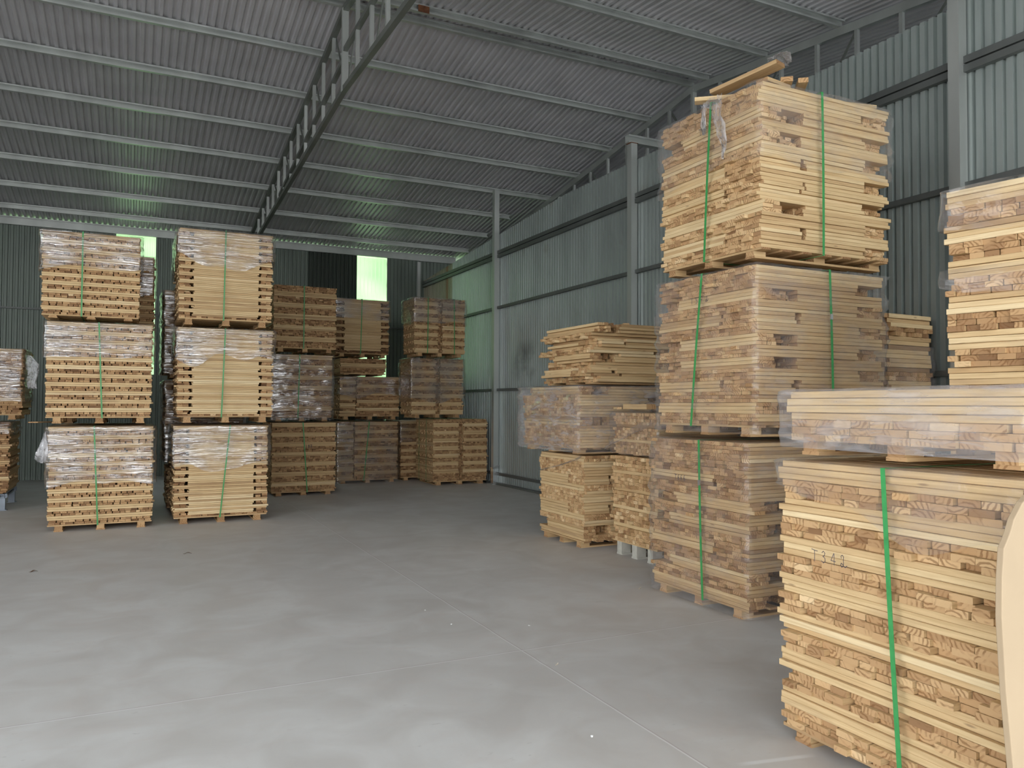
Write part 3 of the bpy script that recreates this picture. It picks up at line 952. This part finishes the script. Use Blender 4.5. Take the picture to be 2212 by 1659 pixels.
pack('B2', 'middle pack of the pale stack with notched corners, thin film over its top third', .51, 1.66, 10.55, 1.05, 1.262, 2.48, BL, LB, (.055, .075), seed=22, endtone=-.22, longtone=.04, recess=.025, hp=.07, jit=.006, tone=(.64, .22),
     straps=[('y', -.02, -.055)], wraps=[(.82, None, 'film_far', dict(amp=.010, wavy=.12))], group=G_B)
pack('B1', 'top pack of the pale stack with notched corners, reaching the roof purlins', .51, 1.64, 10.55, 1.05, 2.497, 3.73, BL, LB, (.055, .075), seed=23, endtone=-.22, longtone=.04, recess=.025, hp=.07, jit=.006, tone=(.64, .22),
     straps=[('y', -.02, -.035)], wraps=[(.80, None, 'film_far', dict(amp=.010, wavy=.12))], group=G_B)
# stacks right behind them
G_Q = 'packs mostly hidden behind the tall pair'
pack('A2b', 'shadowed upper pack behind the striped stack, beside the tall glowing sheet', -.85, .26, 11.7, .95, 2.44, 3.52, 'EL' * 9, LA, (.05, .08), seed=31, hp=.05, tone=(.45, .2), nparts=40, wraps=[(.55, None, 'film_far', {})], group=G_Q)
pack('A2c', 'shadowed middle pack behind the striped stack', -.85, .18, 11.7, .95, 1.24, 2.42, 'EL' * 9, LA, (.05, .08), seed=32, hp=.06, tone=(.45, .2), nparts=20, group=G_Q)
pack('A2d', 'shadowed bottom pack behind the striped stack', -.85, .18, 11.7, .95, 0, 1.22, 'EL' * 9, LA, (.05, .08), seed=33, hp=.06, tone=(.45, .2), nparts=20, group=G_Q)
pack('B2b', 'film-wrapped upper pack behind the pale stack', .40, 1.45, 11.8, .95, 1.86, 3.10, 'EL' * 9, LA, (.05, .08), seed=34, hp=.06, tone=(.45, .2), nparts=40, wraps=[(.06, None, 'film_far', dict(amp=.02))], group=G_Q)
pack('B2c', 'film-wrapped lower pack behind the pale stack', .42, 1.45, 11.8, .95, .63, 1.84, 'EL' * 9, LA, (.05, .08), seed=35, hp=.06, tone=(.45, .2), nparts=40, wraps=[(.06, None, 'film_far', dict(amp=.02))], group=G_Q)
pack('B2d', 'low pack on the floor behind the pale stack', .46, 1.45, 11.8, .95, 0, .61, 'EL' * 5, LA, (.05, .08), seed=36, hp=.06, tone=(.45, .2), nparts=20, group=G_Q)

# ---- back rows
LC = dict(L=3, E=4)
LC2 = dict(L=2, E=3)
G_C = 'stack of three dark striped packs right of the pale stack'
pack('C3', 'bottom pack right of the pale stack, unwrapped, bold stripes, number on a plank', 2.06, 3.10, 13.1, 1.0, 0, 1.20, 'EL' * 7, LC, (.045, .075), seed=41, endtone=-.04, longtone=.12, recess=.012, hp=.05, tone=(.46, .16), straps=[('y', -.03, .05)], group=G_C)
pack('C2', 'film-wrapped middle pack right of the pale stack, dark with bright creases', 2.04, 3.03, 13.1, 1.0, 1.22, 2.34, 'EL' * 6, LC, (.045, .075), seed=42, endtone=-.04, longtone=.12, recess=.012, hp=.06, tone=(.40, .16), straps=[('y', -.05, -.07)], wraps=[(.02, None, 'film_far', dict(amp=.016))], group=G_C)
pack('C1', 'top pack right of the pale stack, orange-brown ends, no film', 2.06, 3.09, 13.1, 1.0, 2.36, 3.465, 'EL' * 5 + 'E', LC, (.045, .075), seed=43, endtone=-.04, longtone=.12, recess=.012, hp=.06, tone=(.44, .16), straps=[('y', -.03, -.03)], group=G_C)
G_D = 'stack of three packs in front of the glowing sheet'
pack('D3', 'bottom pack of the stack under the bright green sheet, fully film-wrapped', 3.51, 4.70, 14.7, 1.0, 0, 1.19, 'NM' * 7, dict(N=3, M=2), (.05, .08), seed=51, endtone=-.04, longtone=.12, recess=.012, hp=.05, tone=(.46, .16), straps=[('y', .01, -.09)], wraps=[(.01, None, 'film_far', dict(amp=.012))], group=G_D)
pack('D2', 'middle pack of the stack under the bright green sheet, left end of boards shorter', 3.56, 4.74, 14.75, 1.0, 1.21, 2.06, 'NM' * 5, dict(N=3, M=2), (.05, .08), seed=52, endtone=-.04, longtone=.12, recess=.012, hp=.06, tone=(.44, .16), wraps=[(.45, None, 'film_far', dict(amp=.012, wavy=.06))], group=G_D)
pack('D2t', 'shallow pack lying on the middle pack under the bright green sheet', 3.56, 4.46, 14.75, .9, 2.064, 2.39, 'ELE', dict(E=3, L=3), (.05, .08), seed=53, endtone=-.04, longtone=.12, recess=.012, hp=.022, tone=(.42, .16), nparts=40, group=G_D)
pack('D1', 'top pack directly below the bright green sheet, notched ends', 3.46, 4.50, 14.7, 1.0, 2.41, 3.54, 'E' + 'BL' * 8, dict(E=2, B=3, L=2), (.055, .08), seed=54, endtone=-.38, longtone=.06, recess=.04, hp=.06, tone=(.52, .14), straps=[('y', -.03, -.05)], wraps=[(.72, None, 'film_far', dict(amp=.010))], group=G_D)
G_E = 'packs in the far right corner'
pack('E3', 'bottom pack in the far right corner with a slot down its middle', 5.06, 6.16, 13.7, .97, 0, 1.235, 'VV' + 'HV' * 6 + 'HV', dict(V=3, H=3), (.03, .055), seed=61, endtone=-.08, longtone=.14, recess=.01, hp=.06, tone=(.50, .16), straps=[('x', -.2, -.2), ('x', .2, .2)], jit=.005, group=G_E)
pack('E2', 'film-wrapped middle pack in the far right corner', 4.71, 5.76, 13.95, .66, 1.255, 2.40, 'HV' * 7, dict(V=3, H=3), (.035, .06), seed=62, endtone=-.08, longtone=.14, recess=.01, hp=.06, tone=(.48, .16), wraps=[(.32, None, 'film_far', dict(amp=.016, wavy=.08))], group=G_E)
pack('E1', 'top pack in the far right corner with two green straps, left side film glowing', 4.76, 5.79, 13.95, .66, 2.42, 3.55, 'HV' * 7, dict(V=3, H=3), (.035, .06), seed=63, endtone=-.08, longtone=.14, recess=.01, hp=.06, tone=(.48, .16), straps=[('y', -.255, -.26), ('y', .275, .285)], wraps=[(.66, None, 'film_far', dict(amp=.014, wavy=.08))], group=G_E)
pack('E4', 'narrow-looking pack set back behind the far corner pack, film over its top', 4.80, 5.85, 14.85, .95, 0, 1.20, 'EL' * 8, LC2, (.045, .07), seed=64, endtone=-.08, longtone=.14, recess=.01, hp=.05, tone=(.46, .16), nparts=50, wraps=[(.75, None, 'film_far', dict(amp=.02, wavy=.1))], group=G_E)
# ---- far left on a steel stillage
def stillage():
    root = empty('steel_stillage', (-2.1, 13.45, 0))
    tag(root, 'blue-grey steel stillage on legs at the left edge of the picture', 'metal pallet')
    for sx in (-.5, .5):
        for sy in (-.5, .5):
            m = MB(); m.box(sx - .04, sx + .04, sy - .04, sy + .04, 0, .17); m.box(sx - .06, sx + .06, sy - .06, sy + .06, 0, .008)
            m.build('leg', MAT['rack'], root)
    m = MB()
    for s in (-.5, .5):
        m.channel((s, -.56, .20), (s, .56, .20), .06, .06); m.channel((-.56, s, .20), (.56, s, .20), .06, .06)
    for i in range(5): m.box(-.5, .5, -.42 + i * .2, -.36 + i * .2, .19, .228)
    m.build('frame', MAT['rack'], root)
stillage()
pack('L2', 'lower pack on the blue-grey steel stillage, rough uneven side', -2.68, -1.52, 12.92, 1.05, .235, 1.25, 'EELEEL' * 2 + 'E', dict(E=3, L=2), (.05, .09), seed=71, hp=.01, jit=.012, ragged=.12, tone=(.45, .18), deck=False, nparts=60, wraps=[(.82, None, 'film_far', dict(amp=.012))], group='packs at the left edge')
pack('L1', 'film-wrapped upper pack at the left edge of the picture', -2.60, -1.36, 12.7, 1.05, 1.27, 2.27, 'EEL' * 4, dict(E=3, L=2), (.05, .09), seed=72, hp=.06, jit=.008, tone=(.42, .18), nparts=60, wraps=[(.25, None, 'film_far', dict(amp=.016))], group='packs at the left edge')

# ---- right hand side, middle distance
G_F = 'packs by the right wall in the middle distance'
pack('F3', 'bottom pack of small slats by the right wall, open, no strap', 4.27, 5.30, 7.02, .97, 0, .975, 'EQLERPLERPLE', dict(E=2, L=2, P=3, Q=3, R=3), (.035, .06), seed=81, hp=.06, skid='x', jit=.007, ragged=.08, tone=(.62, .15), fine=True, group=G_F)
pack('F2', 'sagging film-wrapped pack overhanging the slats below it', 4.16, 5.25, 6.92, 1.28, .995, 1.725, 'PLPQPLPQ', dict(P=3, L=2, Q=3), (.05, .085), seed=82, hp=.05, skid='x', jit=.015, ragged=.2, tone=(.52, .18), fine=True, wraps=[(.02, None, 'film_milky', dict(amp=.022, off=.05, cap=.9, wavy=.05))], group=G_F)
pack('F1', 'untidy unwrapped pack on top by the right wall, planks askew', 4.28, 5.35, 6.86, 1.06, 1.727, 2.36, 'PRPQPRLQ', dict(P=2, L=2, Q=3, R=3), (.045, .075), seed=83, hp=.02, skid='x', deck=False, jit=.028, ragged=.3, gap=.012, tone=(.56, .17), fine=True, group=G_F,
     grow=lambda k: (random.Random(k).uniform(-.05, .03), random.Random(k + 50).uniform(-.05, .05), random.Random(k + 9).uniform(-.1, .06), random.Random(k + 70).uniform(-.1, .1)))
pack('G3', 'block of tiny slat ends on a weathered grey pallet', 4.45, 5.45, 6.0, .76, 0, 1.0, 'LSLSLSLSL', dict(L=4, S=1), (.04, .07), seed=84, hp=.13, skid='x', jit=.012, ragged=.15, gap=.006, tone=(.60, .2), fine=True, group=G_F, skid_mat=MAT['grey_wood'])
pack('G2', 'film-covered block of slat ends above the grey pallet load', 4.47, 5.45, 6.0, .76, 1.01, 1.45, 'LSLSL', dict(L=4, S=1), (.03, .055), seed=85, hp=.01, deck=False, skid='x', jit=.012, ragged=.12, gap=.006, tone=(.55, .2), fine=True, wraps=[(.0, None, 'film_near', dict(amp=.015, off=.03, cap=.9))], group=G_F)

# ---- the tall stack at right
LT = dict(P=3, Q=3, R=3, L=3, E=3)
G_T = 'three packs of the tallest stack'
T3 = pack('T3', 'film-wrapped bottom pack of the tallest stack, marked T666', 3.88, 5.14, 4.18, 1.10, 0, 1.262, 'QPQPRPQPQPRPLP', LT, (.055, .10), seed=91, longtone=-.04, endtone=.04, hp=.06, skid='x', fine=True, jit=.010, ragged=.12, tone=(.50, .16), 
     straps=[('x', -.06, -.10, None, .27, .022)], wraps=[(.02, None, 'film_near', dict(amp=.022, off=.02, cap=.9))], group=G_T)
T2 = pack('T2', 'film-wrapped middle pack of the tallest stack, marked T572', 3.90, 5.18, 4.12, 1.11, 1.285, 2.52, 'PQPRPQPQPRPQPL', LT, (.055, .10), seed=92, longtone=-.04, endtone=.04, hp=.065, skid='x', fine=True, jit=.010, ragged=.12, tone=(.58, .15),
     straps=[('x', -.02, .11, None, 0, .022), ('y', .04, .07, None, .30, .022)], wraps=[(.02, None, 'film_near', dict(amp=.022, off=.02, cap=.9))], group=G_T)
T1 = pack('T1', 'uppermost pack of the tallest stack, bright planks with torn film on its upper half', 3.91, 5.20, 4.08, 1.12, 2.545, 3.80, 'PRPQPRPRPQPQPL', LT, (.055, .10), seed=93, longtone=-.04, endtone=.04, hp=.05, skid='x', fine=True, jit=.010, ragged=.14, tone=(.70, .14),
     straps=[('x', -.08, 0, None, 0, .022), ('y', -.085, -.08, None, 0, .022)], wraps=[(.70, None, 'film_near', dict(amp=.025, off=.022, cap=.6, wavy=.07))], group=G_T)

# ---- small stack behind it, by the wall
G_S = 'two packs half hidden behind the tallest stack'
pack('S2', 'lower hidden pack between the tallest stack and the right wall', 5.32, 6.2, 4.42, .85, 0, 1.14, 'EL' * 6, dict(E=3, L=3), (.05, .09), seed=95, hp=.06, tone=(.5, .16), nparts=10, group=G_S)
pack('S1', 'greyish pack half hidden between the tallest stack and the right wall', 5.36, 6.16, 4.42, .80, 1.16, 2.30, 'MNMLMNMLMNM', dict(M=3, N=2, L=2), (.05, .09), seed=96, rot=3, hp=.06, jit=.012, ragged=.2, fine=True, tone=(.50, .16), wraps=[(.3, .85, 'film_near', dict(amp=.02, cap=.6))], group=G_S)

# ---- stack at the right edge
RX, RY = 4.05, 2.81
ca, sa = math.cos(math.radians(10)), math.sin(math.radians(10))
def rpack(key, label, z0, z1, courses, seed, **kw):
    W, D = 1.05, 1.12
    # far-left corner of the pack sits at (RX, RY)
    cx = RX + ca * W / 2 + sa * D / 2; cy = RY + sa * W / 2 - ca * D / 2
    return pack(key, label, cx - W / 2, cx + W / 2, cy - D / 2, D, z0, z1, courses, dict(E=3, L=3), (.07, .105), rot=10, seed=seed, skid='x', fine=True, jit=.007, ragged=.08, **kw)
rpack('R2', 'lower pack at the right edge, hidden behind the pack marked T342', 0, 1.33, 'EL' * 7, 97, hp=.06, tone=(.6, .15), nparts=10, group='packs at the right edge')
rpack('R1', 'tall upper pack at the right edge with broad regular stripes', 1.35, 2.715, 'EL' * 6 + 'E', 98, endtone=.08, hp=.06, tone=(.62, .15), longtone=-.12,
      wraps=[(1.10, None, 'film_near', dict(amp=.015, cap=.9)), (.80, .90, 'film_near', dict(amp=.012, cap=.6, wavy=.06))], group='packs at the right edge')

# ---- nearest pack, marked T342
Hp = pack('H', 'nearest big pack at lower right, marked T342, green strap down its side', 2.70, 3.72, 1.60, 1.10, 0, 1.275, 'LE' * 7, dict(E=3, L=3), (.065, .105), seed=101, longtone=-.02, endtone=.06, hp=.045, skid='x', fine=True, jit=.010, ragged=.10, tone=(.62, .14), gap=.004,
     straps=[('x', -.022, -.09, None, 0, .021)], wraps=[(1.06, None, 'film_near', dict(amp=.012, off=.014, cap=.6, wavy=.10))], group='near timber packs')
pack('Ht', 'shallow film-wrapped pack lying on top of the pack marked T342', 2.72, 3.70, 1.56, 1.11, 1.285, 1.59, 'LEZ', dict(L=3, E=3, Z=1), (.075, .105), seed=102, hp=.062, skid='x', fine=True, jit=.010, ragged=.05, tone=(.58, .14), deck=False,
     wraps=[(.0, None, 'film_milky', dict(amp=.014, off=.03, cap=.9, wavy=.03))], group='near timber packs')

# ------------------------------------------------------------------ handwritten marks
GLY = {
 'T': [[(-.05, 1.0), (.3, .93), (.75, .9)], [(.33, .95), (.35, .5), (.34, 0)]],
 '3': [[(.1, .85), (.3, 1), (.5, .85), (.42, .62), (.22, .55), (.5, .42), (.52, .15), (.3, 0), (.02, .15)]],
 '4': [[(.42, 1), (.05, .35), (.65, .33)], [(.45, .95), (.46, 0)]],
 '2': [[(.14, .72), (.1, .9), (.27, 1), (.42, .88), (.39, .6), (.42, .3), (.32, .05), (.16, 0), (.07, .15), (.12, .32), (.28, .26), (.44, .10), (.62, .02), (.85, .18)]],
 '6': [[(.5, .95), (.2, .7), (.08, .3), (.25, 0), (.5, .12), (.48, .4), (.25, .45), (.1, .28)]],
 '5': [[(.6, 1), (.2, .98), (.15, .6), (.45, .55), (.52, .2), (.3, 0), (.05, .08)]],
 '7': [[(.05, .95), (.58, 1), (.3, 0)], [(.12, .5), (.58, .52)]],
 'd': [[(.5, .4), (.2, .35), (.1, .1), (.3, 0), (.5, .25)], [(.52, 1), (.5, .2), (.7, .05), (.95, .5)]],
 '9': [[(.5, .85), (.25, 1), (.08, .75), (.28, .5), (.5, .8), (.5, .2), (.3, 0), (.05, .15)]],
 '1': [[(.25, 1), (.28, 0)]],
 'K': [[(.1, 1), (.1, 0)], [(.5, 1), (.12, .45), (.55, 0)]],
 '0': [[(.3, 1), (.08, .6), (.12, .15), (.32, 0), (.52, .3), (.48, .8), (.3, 1)]],
}
def marks(text, root, origin, right, size, wid, adv=.85, slope=0.0, label=None):
    """pen strokes on a plank face; origin, right and up are in the pack's own frame"""
    m = MB(); right = Vector(right).normalized(); up = Vector((0, 0, 1)); nrm = right.cross(up)
    o = Vector(origin); x = 0
    for ch in text:
        for st in GLY.get(ch, []):
            pts = [o + right * (x + a * size * .8) + up * (b * size + slope * x) for a, b in st]
            for p, q in zip(pts, pts[1:]):
                d = (q - p)
                if d.length < 1e-6: continue
                s = d.normalized().cross(nrm) * wid / 2; e = d.normalized() * wid * .3
                m.add([p - e - s, q + e - s, q + e + s, p - e + s], [(0, 1, 2, 3)])
        x += adv * size
    ob = m.build('handwritten_mark', MAT['ink'], root)
    ob['label'] = label or 'handwritten number in dark pen'
    return ob
def local(root, p):
    return (Matrix.Translation(root.location) @ Matrix.Rotation(root.rotation_euler.z, 4, 'Z')).inverted() @ Vector(p)
marks('T342', Hp, local(Hp, (2.672, 2.49, .832)), (0, -1, 0), .050, .0032, adv=1.0, slope=-.0)
marks('T666', T3, local(T3, (3.852, 4.965, .925)), (0, -1, 0), .042, .0045, adv=.85)
marks('T57d', T2, local(T2, (3.872, 4.79, 2.285)), (0, -1, 0), .045, .0045, adv=1.25)
marks('T9', T1, local(T1, (3.882, 4.70, 3.57)), (0, -1, 0), .05, .005, adv=1.0)
F1r = PACKS['F1'][0]
marks('K20', F1r, local(F1r, (4.215, 7.38, 1.80)), (0, -1, 0), .034, .005, adv=.8)
C3r = PACKS['C3'][0]
marks('197', C3r, local(C3r, (2.60, 13.075, .78)), (1, 0, 0), .05, .007, adv=.75)

# ------------------------------------------------------------------ loose boards, film tails and small things
def board(name, label, a, b, w, t, tone, seed, group=None, roll=0.0, cat='plank'):
    """a loose board from a to b (points on its centre line)"""
    rng = random.Random(seed); a, b = Vector(a), Vector(b)
    wm = WoodMesh(); wm.add(plank_geo((b - a).length, w, t, True, rng), (0, 0, 0), 0, tone, rng.random())
    o = wm.build(name)
    d = (b - a).normalized(); up = Vector((0, 0, 1)); sd = up.cross(d).normalized(); up = d.cross(sd)
    mt = Matrix((d, sd, up)).transposed().to_4x4() @ Matrix.Rotation(roll, 4, 'X')
    o.matrix_world = Matrix.Translation((a + b) / 2) @ mt
    return tag(o, label, cat, group)
zt = 3.80
GL = 'loose boards on the tallest stack'
board('loose_plank', 'long pale plank lying along the back of the tallest stack top', (4.35, 4.62, zt + .032), (5.12, 4.40, zt + .032), .09, .028, .85, 1, GL)
board('loose_plank', 'lower long pale plank under the back one on the tallest stack top', (4.40, 4.36, zt + .032), (5.18, 4.20, zt + .032), .10, .028, .8, 2, GL)
board('loose_plank', 'yellow plank sticking out to the left on the tallest stack top', (3.84, 4.70, zt + .034), (4.25, 4.36, zt + .034), .085, .03, .8, 3, GL)
board('loose_plank', 'short block under the film tuft on the tallest stack top', (4.02, 4.18, zt + .032), (4.28, 4.22, zt + .032), .10, .03, .5, 4, GL)
board('loose_plank', 'brown tilted board with film wrapped over its raised end', (3.96, 4.62, zt + .085), (4.12, 4.10, zt + .145), .12, .03, .35, 5, GL)
board('loose_plank', 'short orange offcut with broken end on the tallest stack top', (4.22, 4.14, zt + .067), (4.46, 4.42, zt + .067), .085, .035, .55, 6, GL)
board('loose_plank', 'second orange offcut resting beside the broken one', (4.34, 4.10, zt + .067), (4.52, 4.34, zt + .067), .07, .035, .6, 7, GL)
GG = 'loose boards on the slat ends'
board('loose_plank', 'thick short plank on the film-covered slat ends, nearer one', (4.40, 6.02, 1.492), (4.46, 6.50, 1.492), .10, .05, .55, 11, GG)
board('loose_plank', 'pale batten on the film-covered slat ends, farther one', (4.40, 6.56, 1.476), (4.52, 6.80, 1.476), .05, .022, .8, 12, GG)
board('loose_plank', 'pale thin plank lying over the untidy pack by the right wall', (4.75, 6.95, 2.375), (5.15, 7.7, 2.385), .07, .02, .75, 13)

def tail(name, path, width, seed, root, mat='film_tail', label=None, axis='y'):
    rng = random.Random(seed); m = MB(); vs = []; n = 9
    for i, p in enumerate(path):
        wv = width[i]
        for j in range(n):
            u = j / (n - 1) - .5
            o, k = u * wv + rng.uniform(-.008, .008), rng.uniform(-1, 1) * .02 * (1 if j % 2 else -1)
            vs.append((p[0] + (k if axis == 'y' else o), p[1] + (o if axis == 'y' else k), p[2] + rng.uniform(-.008, .008)))
    m.add(vs, [(i * n + j, i * n + j + 1, (i + 1) * n + j + 1, (i + 1) * n + j) for i in range(len(path) - 1) for j in range(n - 1)])
    o = m.build(name, MAT[mat], root, smooth=True)
    if label: o['label'] = label
    return o
def lp(root, pts): return [tuple(local(root, p)) for p in pts]
tail('film_tail', lp(T1, [(3.846, 4.50, 3.795), (3.843, 4.49, 3.75), (3.84, 4.46, 3.70), (3.84, 4.45, 3.62), (3.845, 4.42, 3.55), (3.84, 4.40, 3.49), (3.845, 4.38, 3.43), (3.84, 4.37, 3.37), (3.845, 4.39, 3.31)]),
     [.20, .19, .11, .10, .09, .07, .03, .025, .012], 3, T1, label='bunched film tail hanging down the left face')
tail('film_tail', lp(T1, [(3.845, 4.61, 3.78), (3.843, 4.60, 3.70), (3.845, 4.60, 3.62), (3.845, 4.605, 3.55)]), [.08, .05, .03, .012], 4, T1, label='short film tail beside the green strap')
tail('film_tuft', lp(T1, [(4.03, 4.10, 3.965), (4.08, 4.09, 4.0), (4.13, 4.10, 3.99), (4.20, 4.12, 3.96)]), [.10, .16, .16, .08], 5, T1, label='crumpled film tuft over the tilted board')
A3r = PACKS['A3'][0]
tail('film_tail', lp(A3r, [(-.885, 10.47, 1.17), (-.895, 10.46, 1.08), (-.905, 10.45, 1.0), (-.92, 10.45, .92), (-.925, 10.455, .86), (-.915, 10.46, .815)]), [.03, .05, .08, .13, .13, .07], 6, A3r, axis='x', label='crumpled film hanging off the left side')
L1r = PACKS['L1'][0]
tail('film_tail', lp(L1r, [(-1.30, 12.75, 2.16), (-1.25, 12.74, 2.05), (-1.24, 12.75, 1.92), (-1.26, 12.74, 1.80), (-1.25, 12.75, 1.70)]), [.05, .16, .15, .12, .12], 10, L1r, axis='x', label='loose film bulging off the right side')
# film twisted into a rope at the corner between the slat packs
tail('film_tail', lp(PACKS['G2'][0], [(4.40, 6.05, 1.34), (4.38, 6.40, 1.22), (4.36, 6.70, 1.09), (4.35, 6.76, 1.05)]), [.28, .16, .06, .04], 8, PACKS['G2'][0], mat='film_near', label='film pulled into a knot at the corner')
tail('film_tail', lp(PACKS['F3'][0], [(4.235, 7.93, .76), (4.232, 7.5, .84), (4.232, 7.12, .93), (4.23, 7.02, .97)]), [.05, .05, .05, .05], 9, PACKS['F3'][0], mat='film_near', label='loose strip of film pulled across the slats')

# rounded plywood board standing against the front of the near pack
def plywood():
    out = [(2.47, .02), (2.44, .38), (2.405, .65), (2.388, .88), (2.392, 1.0), (2.403, 1.09), (2.418, 1.11), (2.435, 1.135), (2.455, 1.175), (2.50, 1.225), (2.60, 1.28), (2.75, 1.30), (2.95, 1.29), (3.10, 1.22), (3.16, 1.05), (3.17, .8), (3.13, .4), (3.08, .02)]
    n = len(out); m = MB(); y0, y1 = 1.49, 1.512
    vs = [(x, y0, z) for x, z in out] + [(x, y1, z) for x, z in out]
    fs = [tuple(range(n)), tuple(reversed(range(n, 2 * n)))] + [(i, n + i, n + (i + 1) % n, (i + 1) % n) for i in range(n)]
    m.add([(x, y, z - .02) for x, y, z in vs], fs)
    o = m.build('plywood_board', MAT['ply'])
    bv = o.modifiers.new('edge', 'BEVEL'); bv.width = .003; bv.segments = 2; bv.limit_method = 'ANGLE'
    tag(o, 'smooth beige plywood board with a curved edge at the right edge of the picture', 'board')
plywood()

def flake(name, label, x, y, L, w, mat, seed, cat, h=.004, z=0.0):
    rng = random.Random(seed); m = MB(); n = 6; vs = []
    an = rng.uniform(0, 3.14); c, s = math.cos(an), math.sin(an)
    for i in range(n + 1):
        u = i / n - .5; ww = w * (1 - 4 * u * u) * .5 + w * .1; zz = .001 + h * (1 + math.sin(u * 7 + seed))
        for k in (-1, 1):
            px, py = u * L, k * ww
            vs += [(px * c - py * s, px * s + py * c, zz), (px * c - py * s, px * s + py * c, zz + .0015)]
    fs = []
    for i in range(n):
        a = i * 4; b = a + 4
        fs += [(a, b, b + 2, a + 2), (a + 1, a + 3, b + 3, b + 1), (a, a + 1, b + 1, b), (a + 2, b + 2, b + 3, a + 3)]
    fs += [(0, 2, 3, 1), (n * 4, n * 4 + 1, n * 4 + 3, n * 4 + 2)]
    m.add(vs, fs)
    zmin = min(v[2] for v in m.v); m.v = [(a, b, q - zmin) for a, b, q in m.v]
    o = m.build(name, MAT[mat], loc=(x, y, z + .0003)); return tag(o, label, cat)
flake('dry_leaf', 'small curled brown leaf on the floor at far left', -.758, 8.133, .07, .022, 'leaf', 1, 'leaf', .006)
flake('dry_leaf', 'dark scrap of leaf on the floor in front of the pale stack', .53, 8.47, .08, .02, 'leaf', 2, 'leaf', .006)
flake('wood_shaving', 'pale curled shaving on the floor beside the pack marked T666', 3.78, 5.33, .075, .010, 'shaving', 3, 'shaving', .003)
flake('wood_shaving', 'pale splinter on the floor right of the crossing joints', 2.238, 3.975, .05, .008, 'shaving', 4, 'shaving', .002)
for i, (x, y, lab) in enumerate(((2.457, 4.75, 'white chip on the floor just beyond the crossing joints, right of the long joint'), (1.95, 5.42, 'tiny white chip on the floor left of the long joint, farther off'),
                                 (1.99, 5.0, 'tiny white chip on the floor beside the long joint'), (1.90, 3.05, 'tiny white chip on the floor left of the long joint, near the viewer'))):
    flake('floor_chip', lab, x, y, .02, .01, 'chip', 10 + i, 'chip', .002)
# scrap of cardboard and a board end in the gap beside the left-edge packs
board('loose_plank', 'plank end poking out left of the striped stack between two packs', (-1.02, 10.56, 1.276), (-.90, 11.2, 1.266), .10, .012, .5, 15)
